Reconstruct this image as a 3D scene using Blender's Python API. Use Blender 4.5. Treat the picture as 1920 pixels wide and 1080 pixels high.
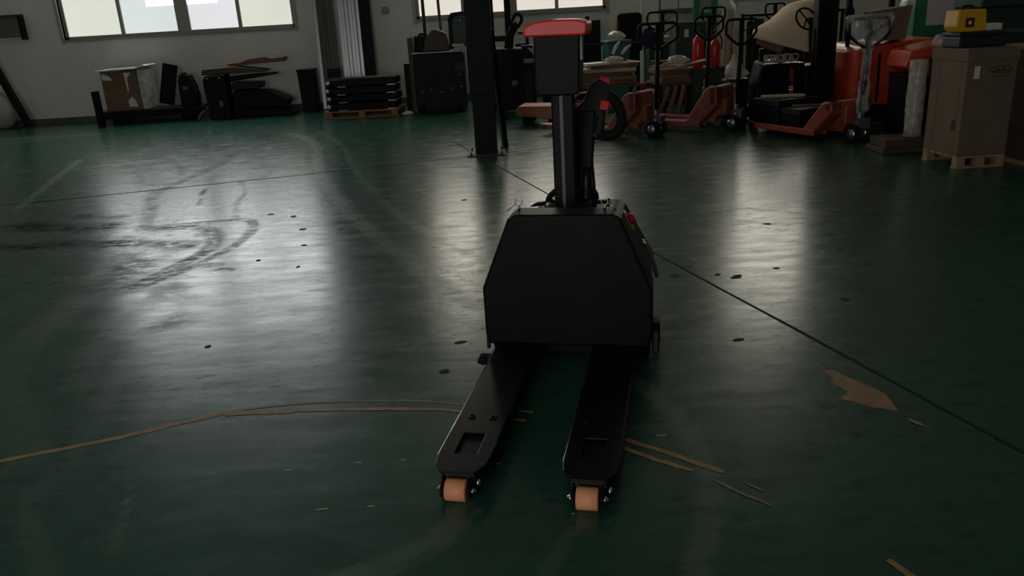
import bpy, bmesh, math, random
import numpy as np
from mathutils import Vector, Matrix, Euler
random.seed(7)
for o in list(bpy.data.objects): bpy.data.objects.remove(o)
S = bpy.context.scene
C = S.collection
PI = math.pi
R = math.radians

# ------------------------------------------------------------------ camera
cam_d = bpy.data.cameras.new('camera'); cam = bpy.data.objects.new('camera', cam_d); C.objects.link(cam)
PITCH, ROLL, CAMH = R(19), R(3.4), 1.4
fw = Vector((0, math.cos(PITCH), -math.sin(PITCH))); X0 = Vector((1, 0, 0)); U0 = Vector((0, math.sin(PITCH), math.cos(PITCH)))
rt = math.cos(ROLL)*X0 - math.sin(ROLL)*U0
up = math.cos(ROLL)*U0 + math.sin(ROLL)*X0
M = Matrix((rt, up, -fw)).transposed().to_4x4(); M.translation = Vector((0, 0, CAMH))
cam.matrix_world = M
cam_d.sensor_width = 36; cam_d.lens = 1500/1920*36; cam_d.clip_start = .05
S.camera = cam
# ------------------------------------------------------------------ world, lights, exposure
W = bpy.data.worlds.new('world'); S.world = W; W.use_nodes = True
W.node_tree.nodes['Background'].inputs[0].default_value = (.75, .82, .85, 1)
W.node_tree.nodes['Background'].inputs[1].default_value = .6
S.view_settings.view_transform = 'Standard'; S.view_settings.look = 'None'
S.view_settings.gamma = 1; S.view_settings.use_curve_mapping = False
S.view_settings.exposure = 0.0
PANE_LOW, PANE_HIGH = .84, 4.3          # lit window panes
DOOR_LIGHT = 85                         # daylight through the open doorway behind the camera
ld = bpy.data.lights.new('doorway_daylight', 'AREA'); ld.shape = 'RECTANGLE'; ld.size = 3.2; ld.size_y = 3.0
ld.energy = DOOR_LIGHT; ld.color = (1, .97, .92)
lo = bpy.data.objects.new('doorway_daylight', ld); C.objects.link(lo)
lo.location = (-2.6, -3.95, 1.65); lo.rotation_euler = (R(90), 0, 0)

# ------------------------------------------------------------------ helpers
def tag(o, label=None, cat=None, group=None, kind=None):
    if label: o['label'] = label
    if cat: o['category'] = cat
    if group: o['group'] = group
    if kind: o['kind'] = kind
    return o
def empty(name, loc=(0, 0, 0), rz=0, label=None, cat=None, group=None, kind=None):
    o = bpy.data.objects.new(name, None); C.objects.link(o); o.location = loc; o.rotation_euler = (0, 0, rz)
    o.empty_display_size = .1
    return tag(o, label, cat, group, kind)
class MB:
    def __init__(s): s.v = []; s.f = []; s.sm = []
    def add(s, vs, fs, smooth=False):
        b = len(s.v); s.v += [tuple(p) for p in vs]; s.f += [[i+b for i in f] for f in fs]; s.sm += [smooth]*len(fs); return s
    def box(s, lo, hi, m=None):
        (a, b, c), (d, e, f) = lo, hi
        vs = [Vector(p) for p in ((a,b,c),(d,b,c),(d,e,c),(a,e,c),(a,b,f),(d,b,f),(d,e,f),(a,e,f))]
        if m is not None: vs = [m @ p for p in vs]
        return s.add(vs, [(0,3,2,1),(4,5,6,7),(0,1,5,4),(1,2,6,5),(2,3,7,6),(3,0,4,7)])
    def prism(s, poly, a, b, axis='z', m=None, smooth=False):
        n = len(poly)
        def P(p, t): return Vector((p[0], p[1], t)) if axis == 'z' else Vector((p[0], t, p[1])) if axis == 'y' else Vector((t, p[0], p[1]))
        vs = [P(p, a) for p in poly] + [P(p, b) for p in poly]
        if m is not None: vs = [m @ p for p in vs]
        s.add(vs, [list(range(n))[::-1], list(range(n, 2*n))])
        return s.add(vs, [(i, (i+1) % n, n+(i+1) % n, n+i) for i in range(n)], smooth)
    def tube(s, path, r, n=10, closed=False, caps=True):
        path = [Vector(p) for p in path]; N = len(path)
        rs = r if isinstance(r, (list, tuple)) else [r]*N
        vs = []; prev = None
        for i, p in enumerate(path):
            if closed: t = path[(i+1) % N] - path[i-1]
            else: t = path[min(i+1, N-1)] - path[max(i-1, 0)]
            t.normalize()
            if prev is None:
                a = Vector((0, 0, 1)) if abs(t.z) < .9 else Vector((1, 0, 0)); x = t.cross(a).normalized()
            else:
                x = (prev - t*prev.dot(t)).normalized()
            prev = x; y = t.cross(x)
            vs += [p + rs[i]*(math.cos(2*PI*k/n)*x + math.sin(2*PI*k/n)*y) for k in range(n)]
        fs = []
        for i in range(N if closed else N-1):
            j = (i+1) % N
            fs += [(i*n+k, i*n+(k+1) % n, j*n+(k+1) % n, j*n+k) for k in range(n)]
        s.add(vs, fs, True)
        if caps and not closed: s.add(vs, [list(range(n))[::-1], list(range((N-1)*n, N*n))])
        return s
    def cyl(s, p, q, r, n=20): return s.tube([p, q], r, n)
    def lathe(s, prof, n=24, m=None):
        vs = []
        for r, z in prof: vs += [Vector((r*math.cos(2*PI*k/n), r*math.sin(2*PI*k/n), z)) for k in range(n)]
        if m is not None: vs = [m @ p for p in vs]
        fs = [(i*n+k, i*n+(k+1) % n, (i+1)*n+(k+1) % n, (i+1)*n+k) for i in range(len(prof)-1) for k in range(n)]
        s.add(vs, fs, True)
        return s.add(vs, [list(range(n))[::-1], list(range((len(prof)-1)*n, len(prof)*n))])
    def build(s, name, mat, parent=None, bevel=0, seg=2, loc=None, rot=None, kind=None):
        me = bpy.data.meshes.new(name); me.from_pydata(s.v, [], s.f)
        me.polygons.foreach_set('use_smooth', s.sm)
        bm = bmesh.new(); bm.from_mesh(me); bmesh.ops.remove_doubles(bm, verts=bm.verts, dist=1e-6)
        bmesh.ops.recalc_face_normals(bm, faces=bm.faces); bm.to_mesh(me); bm.free()
        me.materials.append(mat); o = bpy.data.objects.new(name, me); C.objects.link(o)
        if parent: o.parent = parent
        if loc: o.location = loc
        if rot: o.rotation_euler = rot
        if bevel:
            b = o.modifiers.new('bevel', 'BEVEL'); b.width = bevel; b.segments = seg; b.limit_method = 'ANGLE'; b.angle_limit = R(35)
        if kind: o['kind'] = kind
        return o
def copy_tree(o, parent=None, loc=None, rz=None, label=None, group=None):
    c = o.copy(); C.objects.link(c); c.parent = parent
    if loc: c.location = loc
    if rz is not None: c.rotation_euler = (0, 0, rz)
    if label: c['label'] = label
    if group: c['group'] = group
    for ch in o.children: copy_tree(ch, c)
    return c
def rotm(rx=0, ry=0, rz=0, loc=(0, 0, 0)): return Matrix.Translation(loc) @ Euler((rx, ry, rz)).to_matrix().to_4x4()
def rrect(x0, y0, x1, y1, r, n=5):
    pts = []
    for cx, cy, a in ((x1-r, y1-r, 0), (x0+r, y1-r, 90), (x0+r, y0+r, 180), (x1-r, y0+r, 270)):
        pts += [(cx+r*math.cos(R(a+90*k/n)), cy+r*math.sin(R(a+90*k/n))) for k in range(n+1)]
    return pts
def smooth_path(pts, k=6):
    out = []
    P = [Vector(p) for p in pts]
    for i in range(len(P)-1):
        a, b, c, d = P[max(i-1, 0)], P[i], P[i+1], P[min(i+2, len(P)-1)]
        for j in range(k):
            t = j/k
            out.append(.5*((2*b)+(c-a)*t+(2*a-5*b+4*c-d)*t*t+(3*b-a-3*c+d)*t**3))
    out.append(P[-1]); return out

# ------------------------------------------------------------------ materials
def mat(name, col, rough=.5, metal=0, var=.15, scale=8, bump=0, spec=.5, rvar=.08):
    m = bpy.data.materials.new(name); m.use_nodes = True; nt = m.node_tree; b = nt.nodes['Principled BSDF']
    tc = nt.nodes.new('ShaderNodeTexCoord'); no = nt.nodes.new('ShaderNodeTexNoise')
    no.inputs['Scale'].default_value = scale; no.inputs['Detail'].default_value = 6; no.inputs['Roughness'].default_value = .65
    nt.links.new(tc.outputs['Object'], no.inputs['Vector'])
    rp = nt.nodes.new('ShaderNodeValToRGB'); rp.color_ramp.elements[0].position = .3; rp.color_ramp.elements[1].position = .7
    rp.color_ramp.elements[0].color = (*[c*(1-var) for c in col], 1); rp.color_ramp.elements[1].color = (*[min(c*(1+var), 1) for c in col], 1)
    nt.links.new(no.outputs['Fac'], rp.inputs['Fac']); nt.links.new(rp.outputs['Color'], b.inputs['Base Color'])
    mr = nt.nodes.new('ShaderNodeMapRange'); mr.inputs['To Min'].default_value = max(rough-rvar, .03); mr.inputs['To Max'].default_value = min(rough+rvar, 1)
    nt.links.new(no.outputs['Fac'], mr.inputs['Value']); nt.links.new(mr.outputs['Result'], b.inputs['Roughness'])
    b.inputs['Metallic'].default_value = metal; b.inputs['Specular IOR Level'].default_value = spec
    if bump:
        bp = nt.nodes.new('ShaderNodeBump'); bp.inputs['Strength'].default_value = bump; bp.inputs['Distance'].default_value = .01
        nt.links.new(no.outputs['Fac'], bp.inputs['Height']); nt.links.new(bp.outputs['Normal'], b.inputs['Normal'])
    return m
def emit(name, col, st):
    m = bpy.data.materials.new(name); m.use_nodes = True; nt = m.node_tree; b = nt.nodes['Principled BSDF']
    b.inputs['Base Color'].default_value = (.5, .5, .5, 1); b.inputs['Roughness'].default_value = .3
    tc = nt.nodes.new('ShaderNodeTexCoord'); no = nt.nodes.new('ShaderNodeTexNoise'); no.inputs['Scale'].default_value = .9; no.inputs['Detail'].default_value = 3
    nt.links.new(tc.outputs['Object'], no.inputs['Vector'])
    mx = nt.nodes.new('ShaderNodeMix'); mx.data_type = 'RGBA'
    mx.inputs[6].default_value = (*[c*.86 for c in col], 1); mx.inputs[7].default_value = (*[c*1.1 for c in col], 1)
    nt.links.new(no.outputs['Fac'], mx.inputs[0]); nt.links.new(mx.outputs[2], b.inputs['Emission Color'])
    b.inputs['Emission Strength'].default_value = st
    return m
def film(name, col, fac=.35, rough=.2):
    m = bpy.data.materials.new(name); m.use_nodes = True; nt = m.node_tree; b = nt.nodes['Principled BSDF']
    b.inputs['Base Color'].default_value = (*col, 1); b.inputs['Roughness'].default_value = rough; b.inputs['Specular IOR Level'].default_value = .8
    out = nt.nodes['Material Output']; tr = nt.nodes.new('ShaderNodeBsdfTransparent'); mx = nt.nodes.new('ShaderNodeMixShader')
    tc = nt.nodes.new('ShaderNodeTexCoord'); no = nt.nodes.new('ShaderNodeTexNoise'); no.inputs['Scale'].default_value = 14; no.inputs['Detail'].default_value = 4
    nt.links.new(tc.outputs['Object'], no.inputs['Vector'])
    mr = nt.nodes.new('ShaderNodeMapRange'); mr.inputs['From Min'].default_value = .3; mr.inputs['From Max'].default_value = .7
    mr.inputs['To Min'].default_value = max(fac-.25, 0); mr.inputs['To Max'].default_value = fac+.25
    nt.links.new(no.outputs['Fac'], mr.inputs['Value']); nt.links.new(mr.outputs['Result'], mx.inputs[0])
    nt.links.new(tr.outputs[0], mx.inputs[1]); nt.links.new(b.outputs[0], mx.inputs[2]); nt.links.new(mx.outputs[0], out.inputs[0])
    return m
K = dict(
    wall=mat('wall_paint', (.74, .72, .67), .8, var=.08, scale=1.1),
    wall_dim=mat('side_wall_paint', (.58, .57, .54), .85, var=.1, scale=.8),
    ceil=mat('ceiling_sheet', (.60, .60, .58), .8, var=.08, scale=1),
    frame=mat('window_frame_paint', (.36, .36, .32), .45, var=.06),
    frame_in=mat('window_reveal', (.30, .30, .25), .7, var=.08),
    black=mat('black_powder_coat', (.005, .005, .0055), .5, var=.3, spec=.16),
    black_gloss=mat('black_gloss_paint', (.005, .005, .006), .3, var=.25, spec=.25),
    fork_black=mat('worn_black_fork_paint', (.004, .004, .0045), .36, var=.5, scale=12, spec=.16),
    rubber=mat('black_rubber', (.006, .006, .006), .75, spec=.2),
    dgrey=mat('dark_grey_plastic', (.014, .0145, .016), .5, spec=.25),
    mgrey=mat('mid_grey_metal', (.16, .16, .16), .4, .6),
    steel=mat('bright_steel', (.62, .62, .6), .22, 1, var=.08),
    chrome=mat('chrome', (.85, .85, .85), .08, 1, var=.03),
    alu=mat('aluminium_profile', (.48, .48, .50), .32, .9, var=.12, scale=3),
    navy=mat('dark_blue_black_paint', (.005, .006, .009), .5, var=.3, spec=.15),
    redlid=mat('red_lid_plastic', (.90, .03, .03), .38, var=.08),
    redbtn=mat('red_button_plastic', (.75, .02, .035), .35, var=.05),
    poly=mat('orange_polyurethane', (.95, .40, .20), .5, var=.05),
    yellow=mat('yellow_plastic', (.80, .40, .02), .42, var=.08),
    redtruck=mat('red_orange_truck_paint', (.38, .075, .035), .42, var=.25, scale=6),
    redtruck_b=mat('faded_red_truck_paint', (.30, .082, .052), .5, var=.25, scale=6),
    redbody=mat('red_machine_paint', (.55, .055, .022), .38, var=.12),
    card=mat('cardboard', (.17, .12, .072), .85, var=.12, scale=5),
    card_d=mat('brown_cardboard', (.17, .10, .055), .85, var=.2, scale=6),
    card_l=mat('pale_cardboard', (.46, .35, .24), .85, var=.12, scale=5),
    wood=mat('pallet_wood', (.36, .24, .14), .8, var=.3, scale=9, bump=.2),
    wood_r=mat('reddish_pallet_wood', (.33, .16, .085), .8, var=.3, scale=9, bump=.2),
    white=mat('white_plastic', (.72, .70, .68), .5, var=.06),
    paper=mat('white_paper', (.68, .66, .62), .8, var=.06),
    foam=mat('beige_sheet', (.66, .50, .34), .75, var=.08, scale=3),
    green=mat('green_paint', (.035, .24, .095), .4, var=.12),
    dgreen=mat('dark_green_paint', (.02, .05, .035), .5, var=.2),
    pgreen=mat('pale_green_paint', (.25, .33, .26), .5, var=.12),
    teal=mat('teal_plastic', (.035, .14, .13), .5, var=.15),
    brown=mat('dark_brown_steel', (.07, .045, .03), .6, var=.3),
    navybox=mat('dark_teal_case_plastic', (.008, .018, .024), .45),
    rope=mat('grey_rope', (.40, .37, .31), .85, var=.2, scale=30),
    extred=mat('extinguisher_red', (.55, .02, .02), .25, var=.06),
    maroon=mat('maroon_print', (.10, .01, .015), .6),
    print=mat('dark_print', (.03, .022, .016), .8),
    tan=mat('tan_leather', (.42, .27, .14), .6),
    film=film('clear_plastic_film', (.75, .75, .75), .24, .12),
    filmw=film('milky_plastic_film', (.70, .66, .62), .55, .25),
    sack=mat('pale_woven_sack', (.42, .40, .36), .85, var=.15, scale=10, bump=.3),
    gold=mat('floor_line_paint', (.42, .24, .10), .6, var=.35, scale=14),
    goldp=mat('old_floor_line_paint', (.34, .20, .10), .6, var=.4, scale=14),
    pale_line=mat('thin_worn_floor_paint', (.28, .22, .14), .6, var=.4, scale=18),
    joint=mat('floor_joint_dirt', (.010, .012, .010), .9),
    speck=mat('dark_grime', (.008, .008, .007), .8),
)

# floor material: worn green epoxy, mask attributes 'dust' and 'dark' hold the tracks and stains
def floor_mat():
    m = bpy.data.materials.new('green_epoxy_floor'); m.use_nodes = True; nt = m.node_tree; b = nt.nodes['Principled BSDF']
    L = nt.links.new; N = nt.nodes.new
    tc = N('ShaderNodeTexCoord')
    def noise(scale, det=6, rough=.6, mp=None):
        n = N('ShaderNodeTexNoise'); n.inputs['Scale'].default_value = scale; n.inputs['Detail'].default_value = det; n.inputs['Roughness'].default_value = rough
        if mp:
            g = N('ShaderNodeMapping'); g.inputs['Scale'].default_value = mp; L(tc.outputs['Object'], g.inputs['Vector']); L(g.outputs[0], n.inputs['Vector'])
        else: L(tc.outputs['Object'], n.inputs['Vector'])
        return n
    def ramp(src, p0, p1, c0, c1):
        r = N('ShaderNodeValToRGB'); r.color_ramp.elements[0].position = p0; r.color_ramp.elements[1].position = p1
        r.color_ramp.elements[0].color = (*c0, 1); r.color_ramp.elements[1].color = (*c1, 1); L(src, r.inputs[0]); return r
    def mix(f, a, bcol):
        x = N('ShaderNodeMix'); x.data_type = 'RGBA'
        if isinstance(f, float): x.inputs[0].default_value = f
        else: L(f, x.inputs[0])
        L(a, x.inputs[6])
        if isinstance(bcol, tuple): x.inputs[7].default_value = (*bcol, 1)
        else: L(bcol, x.inputs[7])
        return x.outputs[2]
    def mth(op, a, bb=None):
        x = N('ShaderNodeMath'); x.operation = op; x.use_clamp = op in ('MULTIPLY_ADD',)
        for i, q in enumerate((a, bb)):
            if q is None: continue
            if isinstance(q, (int, float)): x.inputs[i].default_value = q
            else: L(q, x.inputs[i])
        return x.outputs[0]
    big = noise(.55, 4); fine = noise(5, 8, .7); streak = noise(3, 6, .65, (1, 3.2, 1))
    base = ramp(big.outputs['Fac'], .3, .7, (.012, .066, .041), (.019, .096, .058))
    col = mix(mth('MULTIPLY', ramp(fine.outputs['Fac'], .52, .75, (0, 0, 0), (1, 1, 1)).outputs['Color'], .35), base.outputs['Color'], (.014, .034, .024))
    at = N('ShaderNodeAttribute'); at.attribute_name = 'dust'; ad = N('ShaderNodeAttribute'); ad.attribute_name = 'dark'
    brk = ramp(fine.outputs['Fac'], .36, .58, (.45,)*3, (1,)*3)
    dust = mth('MULTIPLY', at.outputs['Fac'], brk.outputs['Color'])
    dark = mth('MULTIPLY', ad.outputs['Fac'], ramp(fine.outputs['Fac'], .36, .52, (.35,)*3, (1,)*3).outputs['Color'])
    # worn and grimy flecks, broken into streaks along x
    flk = noise(9.5, 9, .74, (1, 2.2, 1)); zone = noise(.42, 2, .5)
    fleck = mth('MULTIPLY', ramp(flk.outputs['Fac'], .54, .61, (0,)*3, (1,)*3).outputs['Color'], ramp(zone.outputs['Fac'], .40, .62, (.12,)*3, (1,)*3).outputs['Color'])
    brk2 = ramp(flk.outputs['Fac'], .40, .52, (.15,)*3, (1,)*3)
    dark = mth('MAXIMUM', mth('MULTIPLY', dark, brk2.outputs['Color']), mth('MULTIPLY', fleck, .62))
    col = mix(mth('MULTIPLY', dust, .9), col, (.15, .19, .15))
    col = mix(mth('MULTIPLY', dark, .85), col, (.016, .017, .014))
    L(col, b.inputs['Base Color'])
    rr = N('ShaderNodeMapRange'); rr.inputs['From Min'].default_value = .3; rr.inputs['From Max'].default_value = .7
    rr.inputs['To Min'].default_value = .19; rr.inputs['To Max'].default_value = .32
    L(streak.outputs['Fac'], rr.inputs['Value'])
    ro = mth('ADD', rr.outputs['Result'], mth('ADD', mth('MULTIPLY', dust, .15), mth('MULTIPLY', dark, .08)))
    b.inputs['Specular IOR Level'].default_value = .45; b.inputs['Specular Tint'].default_value = (.86, 1, .91, 1)
    # rubber and dirt marks are matt: they cover the gloss
    df = N('ShaderNodeBsdfDiffuse'); df.inputs['Color'].default_value = (.030, .036, .029, 1)
    ms_ = N('ShaderNodeMixShader'); L(mth('MULTIPLY', dark, .82), ms_.inputs[0]); L(b.outputs[0], ms_.inputs[1]); L(df.outputs[0], ms_.inputs[2])
    L(ms_.outputs[0], nt.nodes['Material Output'].inputs[0])
    L(ro, b.inputs['Roughness'])
    bp = N('ShaderNodeBump'); bp.inputs['Strength'].default_value = .10; bp.inputs['Distance'].default_value = .02
    n2 = noise(2.2, 3, .5, (1, 2.2, 1)); L(n2.outputs['Fac'], bp.inputs['Height']); L(bp.outputs['Normal'], b.inputs['Normal'])
    return m

# ------------------------------------------------------------------ setting
WY = 14.3; XL, XR = -10.0, 10.0; YB = -4.0; CZ = 5.4
def lines(segs):
    out = []
    for a, b, st in segs: out += list(np.arange(a, b-1e-6, st))
    return np.array(out + [segs[-1][1]])
xs = lines([(XL, -6, .12), (-6, -3, .04), (-3, 2.2, .022), (2.2, 4, .05), (4, XR, .15)])
ys = lines([(YB, 1.4, .3), (1.4, 3.2, .018), (3.2, 6.2, .03), (6.2, 10, .05), (10, WY+.2, .12)])
GX, GY = np.meshgrid(xs, ys); nx, ny = len(xs), len(ys)
verts = np.stack([GX.ravel(), GY.ravel(), np.zeros(nx*ny)], 1)
idx = np.arange(nx*ny).reshape(ny, nx)
quads = np.stack([idx[:-1, :-1], idx[:-1, 1:], idx[1:, 1:], idx[1:, :-1]], -1).reshape(-1, 4)
px, py = verts[:, 0], verts[:, 1]
def pline(pts, w, soft=.6, wob=0.):
    pts = smooth_path([(a, b, 0) for a, b in pts], 5) if len(pts) > 2 else [Vector((a, b, 0)) for a, b in pts]
    d = np.full(len(px), 9.)
    for a, b in zip(pts[:-1], pts[1:]):
        ax, ay, bx, by = a.x, a.y, b.x, b.y; L2 = (bx-ax)**2+(by-ay)**2+1e-9
        t = np.clip(((px-ax)*(bx-ax)+(py-ay)*(by-ay))/L2, 0, 1)
        d = np.minimum(d, np.hypot(px-ax-t*(bx-ax), py-ay-t*(by-ay)))
    if wob: d = d + wob*np.sin(px*7+py*5)*np.sin(px*3.1-py*9)
    return np.clip(1-(d-w*(1-soft))/(w*soft), 0, 1)
dust = np.zeros(len(px)); dark = np.zeros(len(px))
def D(pts, w, a=1., soft=.6, wob=.0):
    global dust; dust = np.maximum(dust, a*pline(pts, w, soft, wob))
def T(pts, w, a=1., soft=.5, wob=.01):
    global dark; dark = np.maximum(dark, a*pline(pts, w, soft, wob))
D([(-2.905, 11.124), (-2.325, 9.957), (-1.861, 8.043), (-1.277, 6.261), (-.736, 4.936), (-.314, 4.036), (-.154, 3.803)], .085, .5)
D([(-2.5, 11.1), (-2.0, 9.9), (-1.5, 8.0), (-1.0, 6.4), (-.5, 5.2), (-.1, 4.5)], .05, .3)
D([(-.184, 2.084), (-.24, 1.945), (-.338, 1.858), (-.488, 1.783), (-.604, 1.73), (-.8, 1.68)], .045, .55)
D([(-.15, 2.05), (-.21, 1.92), (-.31, 1.82), (-.47, 1.745), (-.6, 1.70)], .02, .45)
D([(.44, 2.9), (.554, 2.593), (.579, 2.292), (.56, 2.077), (.496, 1.874), (.418, 1.682)], .055, .5)
D([(.182, 2.019), (.089, 1.841), (.031, 1.716)], .03, .35)
D([(-2.558, 5.193), (-2.455, 4.327), (-2.407, 3.695), (-2.3, 3.3), (-2.1, 2.9)], .16, .4)
D([(-2.1, 5.0), (-2.0, 4.3), (-2.0, 3.6), (-1.85, 3.1)], .10, .3)
D([(-2.9, 4.2), (-2.5, 3.5), (-2.0, 2.9), (-1.75, 2.5)], .13, .35)
D([(-5.139, 9.781), (-4.827, 8.678), (-4.302, 6.938)], .05, .9)
D([(-5.786, 9.227), (-4.987, 9.103), (-4.669, 9.199), (-3.9, 9.5)], .05, .5)
D([(-7.66, 12.421), (-6.171, 12.372)], .16, .7); D([(-8.5, 11.8), (-6.9, 12.0)], .1, .5)
D([(-1.619, 2.306), (-1.501, 2.093), (-1.328, 1.858), (-1.2, 1.7)], .05, .35)
D([(-1.289, 2.319), (-1.19, 1.961)], .011, .5)
D([(-1.8, 3.4), (-1.62, 2.7), (-1.6, 2.3)], .06, .25)
T([(-2.628, 5.909), (-2.351, 5.924), (-2.136, 5.644), (-2.03, 5.274), (-2.112, 4.866), (-2.246, 4.476)], .085, .9)
T([(-2.708, 6.008), (-2.278, 6.07), (-1.999, 6.036), (-1.875, 5.734), (-1.877, 5.307), (-2.003, 4.845), (-2.15, 4.5)], .055, .85)
T([(-4.17, 9.709), (-3.723, 9.124), (-3.336, 8.276)], .06, .6)
T([(-3.162, 9.467), (-3.112, 8.918), (-3.213, 7.775), (-3.228, 7.294), (-2.951, 6.5), (-2.762, 5.94)], .085, .7)
T([(-3.7, 9.5), (-3.3, 9.6), (-3.162, 9.467)], .06, .6)
T([(-4.043, 8.738), (-3.729, 8.197), (-3.618, 7.894)], .05, .5)
T([(-3.62, 7.9), (-3.2, 7.75), (-2.9, 7.95)], .06, .5)
T([(-2.8, 7.408), (-2.75, 7.15)], .022, 1); T([(-2.68, 6.95), (-2.617, 6.704)], .022, 1)
T([(-2.569, 7.714), (-2.355, 7.165), (-2.29, 6.718), (-2.119, 6.116)], .03, .6)
T([(-3.9, 6.35), (-3.5, 6.15), (-3.1, 6.12)], .24, 1, .9, .08); T([(-3.5, 6.5), (-3.2, 6.4)], .12, .8, .9, .06)
T([(-4.6, 5.5), (-3.9, 5.6), (-3.2, 5.62), (-2.6, 5.55), (-2.28, 5.4)], .17, 1, .9, .08)
T([(-2.6, 5.25), (-2.4, 4.9), (-2.3, 4.5)], .26, .8, .95, .08); T([(-2.0, 4.45), (-1.75, 3.95), (-1.95, 3.6)], .12, .5, .95, .08)
T([(-2.0, 4.9), (-1.85, 4.85)], .05, .8, .5, .02); T([(-1.8, 4.75), (-1.72, 4.72)], .035, .9)
T([(1.55, 5.15), (1.8, 4.98)], .05, .5, .8); T([(1.7, 5.49), (2.13, 5.14)], .03, .7, .8); T([(1.544, 5.009), (1.801, 4.855)], .02, .7, .8)
T([(-.5, 8.35), (.1, 8.2), (.3, 8.4)], .16, .5, .9, .05)
me = bpy.data.meshes.new('floor'); me.vertices.add(len(verts)); me.vertices.foreach_set('co', verts.ravel().astype(np.float32))
me.loops.add(len(quads)*4); me.loops.foreach_set('vertex_index', quads.ravel().astype(np.int32))
me.polygons.add(len(quads)); me.polygons.foreach_set('loop_start', np.arange(0, len(quads)*4, 4, dtype=np.int32))
me.update(calc_edges=True); me.validate()
for nm, arr in (('dust', dust), ('dark', dark)):
    a = me.attributes.new(nm, 'FLOAT', 'POINT'); a.data.foreach_set('value', arr.astype(np.float32))
me.materials.append(floor_mat()); floor = bpy.data.objects.new('floor', me); C.objects.link(floor); floor['kind'] = 'structure'
# slab below the finished floor
MB().box((XL-.2, YB-.2, -.2), (XR+.2, WY+.4, -.004)).build('floor_slab', K['wall_dim'], floor)

def strip(name, pts, w, mt, z=.0008, jit=0., sm=5, taper=False):
    P = smooth_path([(a, b, 0) for a, b in pts], sm) if len(pts) > 2 else [Vector((*pts[0], 0)).lerp(Vector((*pts[1], 0)), k/6) for k in range(7)]
    strip.k = getattr(strip, 'k', 0)+1; z += strip.k*.00012
    vs = []; n = len(P); rnd = random.Random(len(P)*7+int(pts[0][0]*100))
    for i, p in enumerate(P):
        t = (P[min(i+1, n-1)]-P[max(i-1, 0)]).normalized(); s = Vector((-t.y, t.x, 0))
        h = w/2
        if taper and i in (0, n-1): h *= .45
        a = p+s*(h+rnd.uniform(-jit, jit)); b = p-s*(h+rnd.uniform(-jit, jit))
        vs += [(a.x, a.y, z), (b.x, b.y, z)]
    mb = MB(); mb.add(vs, [(2*i, 2*i+1, 2*i+3, 2*i+2) for i in range(n-1)])
    return mb.build(name, mt, floor)
strip('painted_line', [(-1.878, 2.503), (-1.686, 2.569), (-1.517, 2.621), (-1.316, 2.709), (-1.139, 2.785)], .026, K['gold'], jit=.004)
strip('painted_line', [(-1.10, 2.800), (-.86, 2.829), (-.565, 2.814), (-.376, 2.789), (-.25, 2.751), (.05, 2.64)], .014, K['pale_line'], jit=.002)
strip('painted_line', [(-1.145, 2.781), (-.97, 2.772), (-.846, 2.77)], .034, K['gold'], jit=.005, taper=True)
strip('painted_line', [(-.84, 2.768), (-.556, 2.746), (-.432, 2.73), (-.247, 2.694), (.02, 2.58)], .02, K['gold'], jit=.003)
strip('painted_line', [(.348, 2.413), (.492, 2.295), (.629, 2.168)], .024, K['gold'], jit=.003, taper=True)
strip('painted_line', [(.335, 2.356), (.434, 2.269), (.535, 2.190)], .022, K['gold'], jit=.003, taper=True)
strip('painted_line', [(.587, 2.133), (.65, 2.054), (.716, 1.984)], .012, K['pale_line'], jit=.002, taper=True)
strip('painted_line', [(.674, 2.109), (.718, 2.058)], .010, K['pale_line'], jit=.001, taper=True)
strip('painted_line', [(.933, 1.719), (.968, 1.643), (1.0, 1.55)], .022, K['gold'], jit=.003, taper=True)
strip('painted_line', [(1.332, 2.436), (1.366, 2.376)], .016, K['pale_line'], jit=.003, taper=True)
pp = [(1.199, 2.856), (1.222, 2.852), (1.245, 2.84), (1.264, 2.79), (1.282, 2.753), (1.318, 2.69), (1.346, 2.626), (1.338, 2.56), (1.330, 2.488), (1.296, 2.51), (1.259, 2.525), (1.215, 2.57), (1.171, 2.606), (1.20, 2.635), (1.221, 2.656), (1.204, 2.70), (1.19, 2.728), (1.212, 2.77)]
MB().add([(a, b, .0008) for a, b in pp], [list(range(len(pp)))]).build('worn_paint_patch', K['goldp'], floor)
strip('floor_joint', [(-.6, 9.5), (-.252, 8.336), (.814, 4.702), (1.325, 3.02), (1.562, 2.23), (1.75, 1.6)], .012, K['joint'], .0006, .002)
strip('floor_joint', [(-9.9, 6.35), (-4.61, 7.224), (-4.104, 7.32), (-1.768, 7.928), (-.423, 8.35), (1.5, 8.9), (6, 10.3)], .016, K['joint'], .0006, .003)
mb = MB(); rnd = random.Random(3)
for (a, b) in [(1.111, 4.085), (1.194, 4.023), (1.21, 4.05), (-1.658, 6.072), (-1.864, 6.193), (.885, 4.109), (.97, 3.197), (1.444, 4.134), (-1.49, 5.645), (-1.377, 5.199), (-.342, 6.298), (-1.195, 5.577), (.838, 4.744), (-1.438, 3.483), (.99, 4.253), (2.225, 5.234), (1.693, 5.043), (.109, 5.135), (-1.389, 8.501), (-.25, 3.35), (-.3, 3.05), (1.9, 4.4), (2.2, 3.5), (1.6, 3.6), (-1.6, 4.9), (-1.3, 4.7)]:
    w, h, an = rnd.uniform(.012, .035), rnd.uniform(.008, .016), rnd.uniform(-.5, .5)
    pts = []
    for k in range(7):
        q = 2*PI*k/7; rr = rnd.uniform(.7, 1.1); x, y = w*rr*math.cos(q), 2*h*rr*math.sin(q)
        pts.append((a+x*math.cos(an)-y*math.sin(an), b+x*math.sin(an)+y*math.cos(an), .0011))
    mb.add(pts, [list(range(7))])
mb.build('grime_specks', K['speck'], floor, kind='stuff')
mb = MB()
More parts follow.
